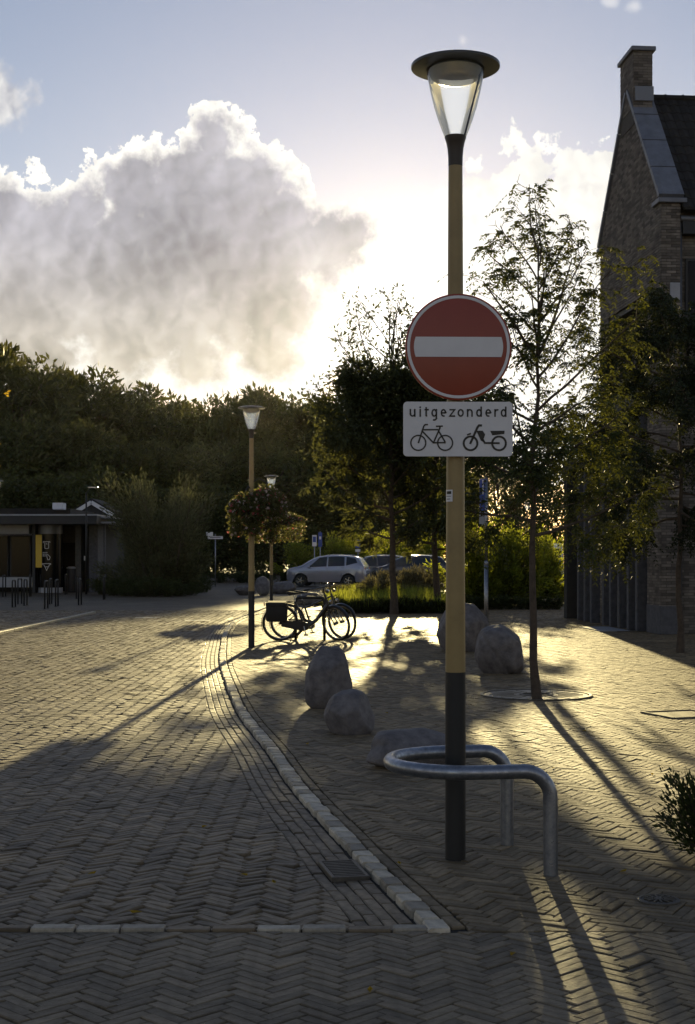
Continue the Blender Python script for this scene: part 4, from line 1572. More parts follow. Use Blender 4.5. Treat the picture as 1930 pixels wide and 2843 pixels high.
def skeleton(r_, Ht, r0, base, nl, reach, prof, elev=(0.9, 0.25), lean=(0, 0), nsub=7, ntw=5, grav=(.05, -.02), sides=7, lens=None):
    """trunk + limbs + branches + twigs; returns (wood MB, twig list [(pts)])"""
    wood = MB()
    n = 12
    tr = []
    off = np.zeros(2)
    for i in range(n + 1):
        t = i / n
        off = off + r_.normal(0, .012 * Ht / n * 4, 2) * (1 if i else 0)
        tr.append(np.array((lean[0] * t * t * Ht + off[0], lean[1] * t * t * Ht + off[1], t * Ht)))
    wood.tube([tr[0] + np.array((0, 0, -.15))] + tr, [r0 * 1.35] + [r0 * (1.25 if i == 0 else 1) * (1 - .93 * (i / n) ** .9) + .004 for i in range(n + 1)], sides + 2)
    twigs = []
    for k in range(nl):
        t = base + (1 - base) * ((k + .5) / nl) ** .9
        f = t * n; i = min(int(f), n - 1)
        p0 = tr[i] + (tr[i + 1] - tr[i]) * (f - i)
        az = k * 2.399 + r_.uniform(-.4, .4)
        e = elev[1] + (elev[0] - elev[1]) * ((t - base) / (1 - base)) + r_.uniform(-.15, .15)
        u_ = (t - base) / (1 - base)
        ln = reach * prof(u_, az) * r_.uniform(.82, 1.15)
        if ln < .15: continue
        d = np.array((math.cos(az) * math.cos(e), math.sin(az) * math.cos(e), math.sin(e)))
        lp = polyline(p0, d, ln, 7, r_, .10, grav[0])
        rb = max(r0 * .42 * (1 - u_ * .6) * min(1, ln / reach + .25), .006)
        wood.tube(lp, [rb * (1 - .85 * j / 7) + .003 for j in range(8)], max(4, sides - 1), cap=False)
        for j in range(nsub):
            q = .18 + .82 * (j + r_.uniform(.2, .8)) / nsub
            f2 = q * 7; i2 = min(int(f2), 6)
            ps = lp[i2] + (lp[i2 + 1] - lp[i2]) * (f2 - i2)
            ds = rot_about(lp[i2 + 1] - lp[i2], r_.uniform(.45, 1.0), r_)
            l2 = ln * r_.uniform(.28, .5) * (1.05 - .45 * q)
            sp_ = polyline(ps, ds, l2, 5, r_, .14, grav[1])
            wood.tube(sp_, [max(.0025, rb * .35 * (1 - .8 * g / 5)) for g in range(6)], 4, cap=False)
            twigs.append(sp_)
            for w_ in range(ntw):
                f3 = r_.uniform(.2, 1) * 5; i3 = min(int(f3), 4)
                pw = sp_[i3] + (sp_[i3 + 1] - sp_[i3]) * (f3 - i3)
                dw = rot_about(sp_[i3 + 1] - sp_[i3], r_.uniform(.3, .9), r_)
                tw = polyline(pw, dw, l2 * r_.uniform(.35, .65), 3, r_, .15, grav[1])
                wood.tube(tw, [.004, .003, .0025, .002], 3, cap=False)
                twigs.append(tw)
    return wood, twigs, tr


def along(twigs, per, r_, tmin=.15):
    P_, D_r = [], []
    for tw in twigs:
        n = len(tw) - 1
        tw = np.array(tw)
        ln = np.linalg.norm(np.diff(tw, axis=0), axis=1).sum()
        k = max(2, int(per * ln))
        f = r_.uniform(tmin, 1, k) * n
        i = np.minimum(f.astype(int), n - 1)
        P_.append(tw[i] + (tw[i + 1] - tw[i]) * (f - i)[:, None])
        D_r.append(unit(tw[i + 1] - tw[i]))
    return np.vstack(P_), np.vstack(D_r)


def tree_thing(name, loc, rz, label, group, wood, crown_me, wood_mat='bark', cat='tree'):
    t = empty(name, loc, rz, label, cat, group)
    w_ = wood if isinstance(wood, bpy.types.Mesh) else wood.mesh('trunk', M[wood_mat], smooth=True)
    obj('trunk', w_, t)
    obj('crown', crown_me, t)
    return t


def pinnate(P_, D_r, r_, flen, nleaf, ll, lw, droop):
    """compound leaves: a drooping stalk with paired leaflets"""
    n = len(P_)
    out_p, out_d = [], []
    d0 = unit(D_r * .5 + r_.normal(0, .6, (n, 3)) + np.array([0, 0, .15]))
    L_ = flen * r_.uniform(.7, 1.25, n)
    for k in range(nleaf):
        f = (k + 1) / nleaf
        c = P_ + d0 * (L_ * f)[:, None] + np.array([0, 0, -droop]) * (L_ * f * f)[:, None]
        tang = unit(d0 + np.array([0, 0, -2 * droop * f]))
        sd = unit(np.cross(tang, np.array([0, 0, 1.0]) + r_.normal(0, .2, (n, 3))))
        for s_ in (-1, 1):
            out_p.append(c); out_d.append(unit(tang * .55 + sd * s_ + r_.normal(0, .18, (n, 3)) + np.array([0, 0, -.45])))
    return np.vstack(out_p), np.vstack(out_d)


# --- young honey locust in the grate
def clumpy(P_, f, seed):
    """a smooth field that gathers leaves into clumps"""
    a = np.random.default_rng(seed).normal(0, 1, (7, 3)) * f
    ph = np.random.default_rng(seed + 1).uniform(0, 6.28, 7)
    return np.sin(P_ @ a.T + ph).sum(1) / 3.7


def young_locust():
    r_ = np.random.default_rng(21)
    prof = lambda u_, az: (1.05 - .45 * u_) * (1.0 + .18 * math.cos(az) - .10 * math.sin(az))
    wood, tw, tr = skeleton(r_, 5.6, .052, .34, 26, 1.5, prof, elev=(1.05, .2), lean=(.012, 0), nsub=7, ntw=3, grav=(.045, -.03), sides=8)
    # two upright leaders
    for d, l_ in (((.45, .1, 1), 1.35), ((-.55, -.1, 1), 1.15), ((.12, .2, 1), 1.1)):
        lp = polyline(tr[9], d, l_, 8, r_, .09, .06)
        wood.tube(lp, [.020 * (1 - .8 * j / 8) + .003 for j in range(9)], 6, cap=False)
        for j in range(3, 9):
            b_ = polyline(lp[j], rot_about(lp[j] - lp[j - 1], .8, r_), .45, 4, r_, .12, -.03)
            wood.tube(b_, .004, 4, cap=False); tw.append(b_)
    P_, D_r = along(tw, 27.0, r_)
    # thin towards the top, dense low down
    keep = r_.random(len(P_)) * (1.15 - .8 * np.clip(clumpy(P_, 3.2, 3), -.9, 1)) < np.interp(P_[:, 2], [1.9, 2.4, 3.4, 4.2, 6.5], [1, 1, .72, .40, .24])
    P_, D_r = P_[keep], D_r[keep]
    lp, ld = pinnate(P_, D_r, r_, .23, 7, .05, .02, .55)
    me = leaf_mesh('crown', lp, ld, r_.uniform(.045, .072, len(lp)), r_.uniform(.018, .027, len(lp)), M['leaf_locust'], r_)
    return wood, me


w_, c_ = young_locust()
x_, y_ = gp(1219, 1588)
tree_thing('honey_locust', (x_, y_, 0), 0, 'slim young feathery tree growing from the round iron grate', 'street trees', w_, c_).scale = (.97, .97, .965)


# --- locust in front of the brick house, heavier crown
def house_locust():
    r_ = np.random.default_rng(33)
    prof = lambda u_, az: (.75 + .7 * u_ - 1.05 * u_ * u_) * (1 - .28 * math.cos(az))
    wood, tw, tr = skeleton(r_, 5.7, .06, .38, 36, 1.8, prof, elev=(.8, -.1), nsub=8, ntw=4, grav=(-.015, -.06), sides=8)
    P_, D_r = along(tw, 21, r_)
    keep = r_.random(len(P_)) * (1.1 - .55 * np.clip(clumpy(P_, 2.4, 5), -.9, 1)) < .75
    P_, D_r = P_[keep], D_r[keep]
    lp, ld = pinnate(P_, D_r, r_, .24, 7, .06, .02, .7)
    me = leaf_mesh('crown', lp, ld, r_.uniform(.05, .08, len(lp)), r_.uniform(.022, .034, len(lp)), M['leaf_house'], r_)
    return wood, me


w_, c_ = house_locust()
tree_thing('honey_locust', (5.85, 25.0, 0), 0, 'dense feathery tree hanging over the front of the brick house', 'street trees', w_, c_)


# --- the two trees behind the sign
GAPS = [(1.10, 5.95, .36), (1.9, 11.0, .5), (2.5, 12.5, .5), (2.6, 10.4, .45), (1.5, 12.6, .4), (2.2, 14.5, .5), (3.0, 15.0, .5), (3.4, 12.5, .5)]


def open_gaps(P_, loc, rz):
    """breaks in the crowns that let the low sun through (x, y on the ground, radius)"""
    ca, sa = math.cos(rz), math.sin(rz)
    W = np.stack([P_[:, 0] * ca - P_[:, 1] * sa + loc[0], P_[:, 0] * sa + P_[:, 1] * ca + loc[1], P_[:, 2]], 1)
    d = np.array(sdir)
    ok = np.ones(len(P_), bool)
    for x, y, r in GAPS:
        q = W - np.array((x, y, 0.0))
        ok &= np.linalg.norm(q - (q @ d)[:, None] * d, axis=1) > r
    return ok


def sign_tree(seed, Ht, reach, lean, top_sparse, dens, zd, loc, rz, asym):
    r_ = np.random.default_rng(seed)
    prof = lambda u_, az: (.56 + 1.2 * u_ - 1.15 * u_ * u_) * (1 - asym * math.cos(az + rz))
    wood, tw, tr = skeleton(r_, Ht, .11, .24, 40, reach, prof, elev=(1.25, .05), lean=lean, nsub=8, ntw=5, grav=(.05, -.01))
    P_, D_r = along(tw, dens, r_)
    keep = r_.random(len(P_)) * (1.1 - .6 * np.clip(clumpy(P_, 1.7, seed), -.9, 1)) < np.interp(P_[:, 2], [0, zd, zd + .8, 10.0], [.9, .9, top_sparse, top_sparse * .7])
    P_, D_r = P_[keep], D_r[keep]
    P_ = P_ + r_.normal(0, .05, P_.shape)
    band = (P_[:, 2] > 4.7) & (P_[:, 2] < zd + .2)               # extra leaves added here to shade the foreground paving
    ex = np.repeat(np.nonzero(band)[0], 3)
    P_ = np.vstack([P_, P_[ex] + r_.normal(0, .22, (len(ex), 3))]); D_r = np.vstack([D_r, D_r[ex]])
    ok = open_gaps(P_, loc, rz)
    P_, D_r = P_[ok], D_r[ok]
    ax = unit(D_r + r_.normal(0, .8, P_.shape))
    n_ = len(P_)
    ln, wd_ = r_.uniform(.11, .21, n_), r_.uniform(.04, .08, n_)
    inner = (r_.random(n_) < .14) & (P_[:, 2] < zd - .5) & (np.hypot(P_[:, 0], P_[:, 1]) < 1.35)          # leaves enlarged inside the crown to close gaps against the sun
    ln = np.where(inner, ln * 1.9, ln); wd_ = np.where(inner, wd_ * 3.2, wd_)
    me = leaf_mesh('crown', P_, ax, ln, wd_, M['leaf_willow'], r_)
    return wood, me


x_, y_ = gp(895, 1394)
w_, c_ = sign_tree(41, 7.9, 2.75, (.002, 0), .13, 38, 6.7, (x_, y_), .4, .12)
tree_thing('bed_tree', (x_, y_, 0), .4, 'dark leafy tree with a bare trunk standing left of the near lamp post', 'trees in the planting bed', w_, c_)
x_, y_ = gp(996, 1388)
w_, c_ = sign_tree(47, 7.4, 2.35, (-.022, 0), .25, 36, 6.7, (x_, y_), 0.0, .1)
tree_thing('bed_tree', (x_, y_, 0), 0.0, 'dark leafy tree with a leaning trunk right behind the near lamp post', 'trees in the planting bed', w_, c_)


# --- round-crowned trees of the wood: lobes of leaf clumps on limbs
def wood_tree(seed, Ht, Rad, n_leaf, size, lobes=26, base=.12):
    r_ = np.random.default_rng(seed)
    wood = MB()
    wood.tube([(0, 0, -.5), (0, 0, Ht * .3), (r_.normal(0, .3), r_.normal(0, .3), Ht * .8)], [Ht * .022, Ht * .016, Ht * .004], 7)
    P_, N_ = [], []
    for k in range(lobes):
        u_ = (k + .5) / lobes
        z_ = Ht * (base + (.93 - base) * u_)
        rr_ = Rad * math.sqrt(max(.03, 1 - ((u_ - .38) / .64) ** 2))
        a = k * 2.399 + r_.uniform(-.5, .5)
        rho = rr_ * r_.uniform(.45, .85)
        c = np.array((rho * math.cos(a), rho * math.sin(a), z_))
        lr = Rad * r_.uniform(.26, .46) * (1 - .25 * u_)
        wood.tube([(0, 0, z_ * .72), tuple(c * .6 + np.array((0, 0, z_ * .33))), tuple(c)], [Ht * .007, Ht * .004, .02], 4, cap=False)
        m = n_leaf // lobes
        d = unit(r_.normal(size=(m, 3)))
        rad = lr * (r_.random(m) ** .45)[:, None] * np.array([1.1, 1.1, .85])
        bumps = 1 + .25 * np.sin(d[:, :1] * 5 + k) * np.cos(d[:, 2:] * 6 + k)
        P_.append(c + d * rad * bumps); N_.append(d)
    P_ = np.vstack(P_); N_ = np.vstack(N_)
    # loose sprigs on the outline
    ax = unit(N_ * .6 + r_.normal(0, .7, P_.shape) + np.array([0, 0, .25]))
    me = leaf_mesh('crown', P_, ax, size * r_.uniform(.7, 1.6, len(P_)), size * r_.uniform(.3, .6, len(P_)), M['leaf_wood'], r_)
    return wood.mesh('trunk', M['bark'], smooth=True), me


WT = [wood_tree(61 + k, 10, (4.2, 3.6, 4.6, 3.9)[k], 9000, .34) for k in range(4)]


def wtree(k, px, ytop, Z, sx, rz, label, group, base_z=0.0, name='wood_tree'):
    s_ = (H + (HY - ytop) * Z / F - base_z) / 10.0
    t = tree_thing(name, ((px - CX) * Z / F, Z, base_z), rz, label, group, *WT[k])
    t.scale = (sx * s_, sx * s_, s_)
    return t


r6 = random.Random(3)
ORD = 'first second third fourth fifth sixth seventh eighth ninth tenth eleventh twelfth thirteenth fourteenth fifteenth sixteenth seventeenth eighteenth nineteenth twentieth twenty-first twenty-second twenty-third twenty-fourth'.split()
skyline = [(-150, 760, 150), (-40, 775, 148), (45, 815, 140), (130, 828, 150), (215, 850, 158), (290, 872, 165), (360, 905, 160), (425, 915, 170),
           (490, 915, 150), (565, 872, 150), (635, 900, 145), (690, 912, 142), (735, 928, 140), (800, 1000, 190), (870, 1005, 195), (945, 1000, 190), (1020, 1000, 190), (1130, 1010, 190), (1330, 960, 150), (1480, 960, 150), (1640, 940, 150)]
for i, (px, yt, Z) in enumerate(skyline):
    wtree(i % 4, px, yt, Z, r6.uniform(.85, 1.05), r6.uniform(0, 6),
          'tall dark skyline tree of the far wood, ' + ORD[i] + ' from the left', 'trees of the far wood')
# the front rank of the wood, lower
for i, (px, yt, Z) in enumerate([(-60, 930, 120), (60, 950, 118), (170, 955, 118), (280, 990, 122), (390, 1005, 124), (470, 1010, 124), (545, 1000, 130),
                                 (620, 1010, 128), (690, 1020, 132), (750, 1060, 135)]):
    wtree((i + 1) % 4, px, yt, Z, r6.uniform(1.0, 1.2), r6.uniform(0, 6), 'lower bushy tree in the front rank of the wood, ' + ORD[i] + ' from the left', 'front rank of the far wood', name='wood_tree')
# beyond the square on the left, closing the background behind the pavilion
for i, (px, yt, Z) in enumerate([(-40, 1060, 92), (90, 1075, 92), (215, 1065, 94), (330, 1085, 96), (450, 1100, 98), (545, 1115, 98)]):
    wtree((i + 2) % 4, px, yt, Z, 1.25, r6.uniform(0, 6), 'dark low tree behind the pavilion and bush, ' + ORD[i] + ' from the left', 'low trees behind the pavilion')
# tree in sunlit leaf above the car and bushes behind the parking row
for px, yt, Z, lab in ((830, 1030, 170, 'sunlit tree behind the parked cars, left of the bed trees'),
                       (900, 1080, 150, 'low bushy tree behind the dark car')):
    wtree(1, px, yt, Z, 1.1, 1.0, lab, 'trees beyond the parking row')


# --- shrubs
def shrub_mesh(seed, Ht, Rad, n, size, m, spiky=.5, lobes=18, aspect=.45):
    r_ = np.random.default_rng(seed)
    wood = MB()
    P_, A_ = [], []
    for k in range(lobes):
        a = k * 2.399; e = r_.uniform(.25, 1.45)
        d = np.array((math.cos(a) * math.cos(e), math.sin(a) * math.cos(e), math.sin(e)))
        ln = 1 / math.sqrt((math.cos(e) / Rad) ** 2 + (math.sin(e) / Ht) ** 2) * r_.uniform(.8, 1.12)
        lp = polyline((r_.normal(0, .1 * Rad), r_.normal(0, .1 * Rad), 0), d + np.array((0, 0, .25)), ln, 6, r_, .08, -.03)
        wood.tube(lp, [.02 * Ht / 2 * (1 - .85 * j / 6) + .002 for j in range(7)], 4, cap=False)
        lp = np.array(lp)
        m_ = n // lobes
        f = r_.random(m_) ** .6 * 6
        i = np.minimum(f.astype(int), 5)
        p = lp[i] + (lp[i + 1] - lp[i]) * (f - i)[:, None]
        spread = ln * .24 * (1.05 - .55 * (f / 6))[:, None]
        dd = unit(r_.normal(size=(m_, 3)))
        p = p + dd * spread * r_.random((m_, 1)) ** .5
        p[:, 2] = np.maximum(p[:, 2], .02 + .05 * r_.random(m_))
        P_.append(p); A_.append(unit(unit(lp[i + 1] - lp[i]) * spiky + dd * .6 + r_.normal(0, .35, (m_, 3))))
    P_ = np.vstack(P_); A_ = np.vstack(A_)
    sz = size * r_.uniform(.6, 1.4, len(P_))
    return wood.mesh('stems', M['bark'], smooth=True), leaf_mesh('foliage', P_, A_, sz, sz * aspect * r_.uniform(.7, 1.2, len(P_)), m, r_)


def shrub(name, loc, rz, label, group, meshes, sc=(1, 1, 1)):
    t = empty(name, loc, rz, label, 'shrub', group)
    obj('stems', meshes[0], t); obj('foliage', meshes[1], t)
    t.scale = sc
    return t


# big pale willow bush by the pavilion
x_, y_ = gp(350, 1352, ROAD_Z)
shrub('willow_bush', (x_, y_ + 1.5, ROAD_Z), 0, 'large pale willowy bush right of the pavilion', None, shrub_mesh(71, 6.2, 2.5, 30000, .17, M['leaf_bush'], 1.3, 34, .26))
# low hedge bed at its foot
hedge = [shrub_mesh(81 + k, .75, .9, 3200, .07, M['leaf_dark'], .8, 16) for k in range(3)]
pos = [(232, 1349), (258, 1352), (288, 1353), (318, 1354), (348, 1354), (378, 1354), (408, 1353), (436, 1350), (452, 1345), (250, 1340), (300, 1340), (360, 1340), (420, 1338)]
for i, q in enumerate(pos):
    x_, y_ = gp(*q, ROAD_Z)
    shrub('hedge_plant', (x_, y_, ROAD_Z), i * 1.3, 'low dark hedge plant in the bed under the willow bush', 'hedge plants under the willow bush', hedge[i % 3], (1, 1, random.uniform(.85, 1.15)))
# low dark hedge across the far side of the square
for i in range(9):
    shrub('hedge_plant', (-9.4 + i * 1.35, 90 + (i % 3) * .4, ROAD_Z), i * 1.7, 'low dark hedge plant along the far side of the square', 'hedge plants across the square', hedge[i % 3], (1.1, 1.0, 1.0))
# lit shrubs at the right, in front of the house corner
lit = [shrub_mesh(91 + k, 3.0, 1.35, 9000, .15, M['leaf_lit'], 1.0, 24, .4) for k in range(3)]
for i, (px, py, h_, w_, lab) in enumerate(((1085, 1378, 1.00, .95, 'bright green shrub just right of the near lamp post'),
                                           (1150, 1376, 1.05, 1.05, 'bright green shrub behind the thin sign pole'),
                                           (1208, 1374, .93, .9, 'bright green shrub behind the young tree trunk'),
                                           (1258, 1372, .85, .8, 'sunlit shrub next to the house corner'))):
    x_, y_ = gp(px, py)
    shrub('green_shrub', (x_, y_ + 1.2, 0), i * 2.1, lab, 'sunlit shrubs left of the house', lit[i % 3], (w_, w_, h_))
for i in range(10):
    x_, y_ = gp(1070 + i * 22, 1384)
    shrub('ground_cover_plant', (x_, y_ + .3, 0), i, 'low dark plant along the front of the sunlit shrubs', 'low plants before the sunlit shrubs', hedge[i % 3], (.55, .5, .55))
# shrubs behind the parked cars
for i, (px, h_, lab) in enumerate(((690, .8, 'olive bush behind the bonnet of the silver SUV'), (760, 1.0, 'olive bush behind the roof of the silver SUV'),
                                   (830, 1.1, 'olive bush behind the small blue sign'), (905, 1.0, 'olive bush behind the dark car'), (965, 1.1, 'olive bush right of the dark car roof'))):
    shrub('olive_bush', ((px - CX) / 35.5, 91, ROAD_Z), i * 1.9, lab, 'bushes behind the parked cars', lit[i % 3], (1.35, 1.2, h_ * 1.1))

# planting bed with the bed trees: soil mound, dark edging plants, tall grasses
bx0, by0 = gp(748, 1394); bx1, by1 = gp(1010, 1391)
bed = MB()
n = 26
vs_ = []
for i in range(n + 1):
    for j in range(9):
        u_, v_ = i / n, j / 8
        vs_.append((bx0 - .3 + (bx1 - bx0 + .8) * u_ + v_ * .6, by0 + v_ * 13, .38 * math.sin(math.pi * min(1, v_ * 1.2)) * math.sin(math.pi * u_) ** .5 + random.uniform(-.02, .02) - (.05 if j in (0, 8) or i in (0, n) else 0)))
bed.add(vs_, [(i * 9 + j, (i + 1) * 9 + j, (i + 1) * 9 + j + 1, i * 9 + j + 1) for i in range(n) for j in range(8)])
o = bed.build('planting_bed', M['soil'], smooth=True); tag(o, kind='structure')
edge_pl = [shrub_mesh(101 + k, .42, .42, 1800, .06, M['leaf_dark'], .8, 14) for k in range(2)]
for i in range(15):
    x_, y_ = gp(752 + i * 18, 1393)
    shrub('edging_plant', (x_, y_ + .35, 0), i * 1.1, 'low dark edging plant along the front of the grassy bed', 'edging plants of the grassy bed', edge_pl[i % 2], (1, 1, random.uniform(.8, 1.2)))


def grass(name, x0, x1, y0, y1, n, h_, m, seed, zf=lambda x, y: 0.0):
    r_ = np.random.default_rng(seed)
    p = np.stack([r_.uniform(x0, x1, n), r_.uniform(y0, y1, n), np.zeros(n)], 1)
    p[:, 2] = [zf(a, b) for a, b in p[:, :2]]
    ax = unit(np.stack([r_.normal(0, .3, n), r_.normal(0, .3, n), np.ones(n)], 1))
    me = leaf_mesh(name, p, ax, h_ * r_.uniform(.5, 1.3, n), r_.uniform(.012, .03, n), m, r_)
    o = obj(name, me); tag(o, kind='stuff'); return o


def bedz(x, y):
    u_ = min(1, max(0, (x - bx0 + .3) / (bx1 - bx0 + .8))); v_ = min(1, max(0, (y - by0) / 13))
    return .36 * math.sin(math.pi * min(1, v_ * 1.2)) * math.sin(math.pi * u_) ** .5


g1 = grass('bed_grass', bx0 - .1, bx1 + .3, by0 + .5, by0 + 9, 16000, .42, M['grass'], 5, bedz)
tag(g1, 'tall backlit grass growing on the planting bed', 'grass')
pale = [shrub_mesh(111 + k, .9, .75, 3200, .13, M['leaf_pale'], 1.8, 18, .18) for k in range(2)]
for i, (px, dy, lab) in enumerate(((770, 6, 'pale feathery plant at the left end of the bed'), (800, 5, 'second pale feathery plant from the left in the bed'), (830, 7, 'pale feathery plant in the middle of the bed'),
                              (862, 4, 'pale feathery plant left of the tree trunk'), (925, 5, 'pale feathery plant between the two bed trees'), (960, 6, 'pale feathery plant beside the leaning trunk'))):
    yy = by0 + dy; xx = (px - CX) * yy / F
    shrub('feathery_plant', (xx, yy, bedz(xx, yy)), i, lab, 'feathery plants in the bed', pale[i % 2], (1, 1, .5 if px < 850 else random.uniform(.85, 1.15)))

# small dark bush in the lower right corner, near
nb = shrub_mesh(121, .58, .36, 5200, .034, M['leaf_dark'], 2.2, 40, .42)
shrub('dark_bush', (2.06, 7.95, 0), 0, 'small dark twiggy bush at the right edge near the viewer', None, nb)

# overhanging branch tree at the left edge
r_ = np.random.default_rng(131)
wd, tw, tr = skeleton(r_, 7.0, .10, .38, 20, 2.0, lambda u_, az: .6 + 1.2 * u_ - 1.4 * u_ * u_, nsub=6, ntw=3, elev=(.9, .1))
P_, D_r = along(tw, 10, r_)
me = leaf_mesh('crown', P_, unit(D_r + r_.normal(0, .7, P_.shape) + np.array([0, 0, -.5])), r_.uniform(.08, .14, len(P_)), r_.uniform(.04, .065, len(P_)), M['leaf_gold'], r_)
tree_thing('autumn_tree', (-9.0, 30, 0), 0, 'yellow leaved tree showing a few leaves at the left edge', None, wd, me)

# ------------------------------------------------------------------ flower baskets
def basket(px, py, Z, rad, hang, post, seed, label):
    x_ = (px - CX) * Z / F; z_ = H - (py - HY) * Z / F
    t = empty('flower_basket', (x_, Z, z_), 0, label, 'flower basket', 'hanging flower baskets')
    MB().lathe([(.02, -.22), (rad * .35, -.19), (rad * .55, -.08), (rad * .6, .04), (rad * .55, .045)], 20).build('bowl', M['dark_frame'], t, smooth=True)
    r_ = np.random.default_rng(seed)
    n = 2600
    a = r_.uniform(0, 2 * math.pi, n); q = r_.random(n) ** .5
    zz = np.where(r_.random(n) < .55, r_.uniform(-.1, .28, n) * (1.1 - q), -r_.random(n) ** .8 * hang)
    rr_ = rad * (q * np.where(zz < 0, 1.0 + .12 * np.sin(a * 3), 1.0) + .12 * (zz < 0)) * np.where(zz < -.25, .75 + .25 * r_.random(n), 1)
    rr_ = np.where(zz < -.15, np.maximum(rr_, rad * .45), rr_)
    p = np.stack([rr_ * np.cos(a), rr_ * np.sin(a), zz], 1)
    ax = unit(np.stack([np.cos(a), np.sin(a), r_.normal(0, .7, n) - .4 * (zz < 0)], 1) + r_.normal(0, .4, (n, 3)))
    obj('foliage', leaf_mesh('foliage', p, ax, r_.uniform(.06, .11, n), r_.uniform(.04, .07, n), M['leaf_basket'], r_), t)
    k = r_.choice(n, 330, replace=False)
    pk = p[k] + unit(p[k] + 1e-6) * .03
    half = 130
    obj('blossoms', leaf_mesh('blossoms', pk[:half], ax[k[:half]], .062, .066, M['petal'], r_), t)
    obj('blossoms', leaf_mesh('blossoms', pk[half:], ax[k[half:]], .065, .07, M['petal_white'], r_), t)
    d = Vector((post[0] - x_, post[1] - Z, 0))
    MB().tube([(0, 0, .0), (0, 0, .30), (d.x * .5, d.y * .5, .38), (d.x, d.y, .30)], .012, 6).build('bracket', M['black_paint'], t)
    return t


basket(558, 1150, LAMP2[1] - .12, .27, .50, LAMP2, 1, 'trailing flower basket hanging left of the second lamp post')
basket(606, 1132, LAMP2[1] - .05, .30, .36, LAMP2, 2, 'fuller pink flower basket hanging right of the second lamp post')
basket(596, 1190, LAMP3[1] - .1, .50, .6, LAMP3, 3, 'trailing flower basket hanging left of the third lamp post')
basket(648, 1178, LAMP3[1] - .1, .62, .75, LAMP3, 4, 'large trailing flower basket hanging right of the third lamp post')


# a few dry leaves blown over the paving
lf = MB()
lf.add([(0, 0, 0.002), (.02, .012, .012), (.05, 0, .006), (.02, -.012, .010), (-.012, 0, .014)], [(0, 1, 2), (0, 2, 3), (0, 3, 4), (0, 4, 1)])
lfm = lf.mesh('fallen_leaf', M['leaf_gold'])
for px, py in ((1255, 1746), (905, 1962), (620, 2005), (560, 1990), (300, 2075), (1160, 2172), (1420, 1980), (700, 1690), (880, 1620), (1330, 1660), (460, 1880), (215, 1985), (1480, 1760), (840, 2250)):
    x_, y_ = gp(px, py)
    o = obj('fallen_leaf', lfm, None, (x_, y_, .004), (0, 0, random.uniform(0, 6)))
    tag(o, 'tiny dry fallen leaf lying loose on the paving', 'leaf', 'dry leaves on the paving')

# ------------------------------------------------------------------ brick house on the right
O3 = Vector((6.78, 30.8, 0))
EU = Vector((-.0804, .9968, 0)); EV = Vector((.9968, .0804, 0))     # along the gable (away), along the front (right)
HM = Matrix(((EU.x, EV.x, 0, O3.x), (EU.y, EV.y, 0, O3.y), (0, 0, 1, 0), (0, 0, 0, 1)))   # local (u, v, z)
house = empty('brick_house', (0, 0, 0), 0, 'tall narrow brick house with a steep gable and chimney at the right', 'house')
EAVE, APEX, GW = 9.45, 12.55, 5.1


def gable_top(u_):
    return EAVE + (APEX - EAVE) * (1 - abs(u_ - GW / 2) / (GW / 2))


def hbox(mb_, u0, u1, v0, v1, z0, z1, bev=0.0, tint=.5):
    return mb_.box(((u0 + u1) / 2, (v0 + v1) / 2, (z0 + z1) / 2), (u1 - u0, v1 - v0, z1 - z0), bev=bev, M=HM, tint=tint)


# mortar core with the tall recess left open (u 1.0..4.3, z 0..7.6)
core = MB()
hbox(core, 0.012, 1.0, 0.012, .44, 0, 7.6)
hbox(core, 4.3, GW, 0.012, .44, 0, 7.6)
pl = [(0.012, 7.6), (GW, 7.6), (GW, EAVE), (GW / 2, APEX), (0.012, EAVE)]
n = len(pl)
vs_ = [HM @ Vector((a, .012, b)) for a, b in pl] + [HM @ Vector((a, .44, b)) for a, b in pl]
core.add(vs_, [tuple(range(n)), tuple(reversed(range(n, 2 * n)))] + [(i + n, (i + 1) % n + n, (i + 1) % n, i) for i in range(n)])
hbox(core, .27, GW, .50, 5.5, 0, EAVE - .02)
wall = core.build('wall', M['mortar'], house)

# bricks: gable face (towards the street on the left) and the front pier
BLn, BHt = .21, .052
bricks = []
rowh = BHt + .011
r_ = random.Random(9)
z_ = 0.02
k = 0
while z_ < APEX:
    # gable face
    u_ = -.004 - (BLn + .01) * .5 * (k % 2)
    while u_ < GW:
        a, b = max(u_, 0), min(u_ + BLn, GW)
        zc_ = z_ + BHt
        if b - a > .05:
            half = (zc_ - EAVE) / (APEX - EAVE) * GW / 2 if zc_ > EAVE else 0
            a2, b2 = max(a, half), min(b, GW - half)
            segs = [(a2, b2)]
            if zc_ < 7.62:
                segs = [(a2, min(b2, 1.0)), (max(a2, 4.3), b2)]
            for s0, s1 in segs:
                if s1 - s0 > .045: bricks.append((s0, s1, -.001 - r_.uniform(0, .004), .02, z_, z_ + BHt))
        u_ += BLn + .01
    # front pier
    if z_ < EAVE - .1:
        v_ = .022 - (BLn + .01) * .5 * ((k + 1) % 2)
        while v_ < .44:
            a, b = max(v_, .022), min(v_ + BLn, .44)
            if b - a > .04: bricks.append((-.001 - r_.uniform(0, .004), .018, a, b, z_, z_ + BHt))
            v_ += BLn + .01
        v_ = .50 - (BLn + .01) * .5 * (k % 2)
        while v_ < 1.5:
            a, b = max(v_, .50), min(v_ + BLn, 1.5)
            if b - a > .04: bricks.append((.262 - r_.uniform(0, .004), .275, a, b, z_, z_ + BHt))
            v_ += BLn + .01
    z_ += rowh; k += 1
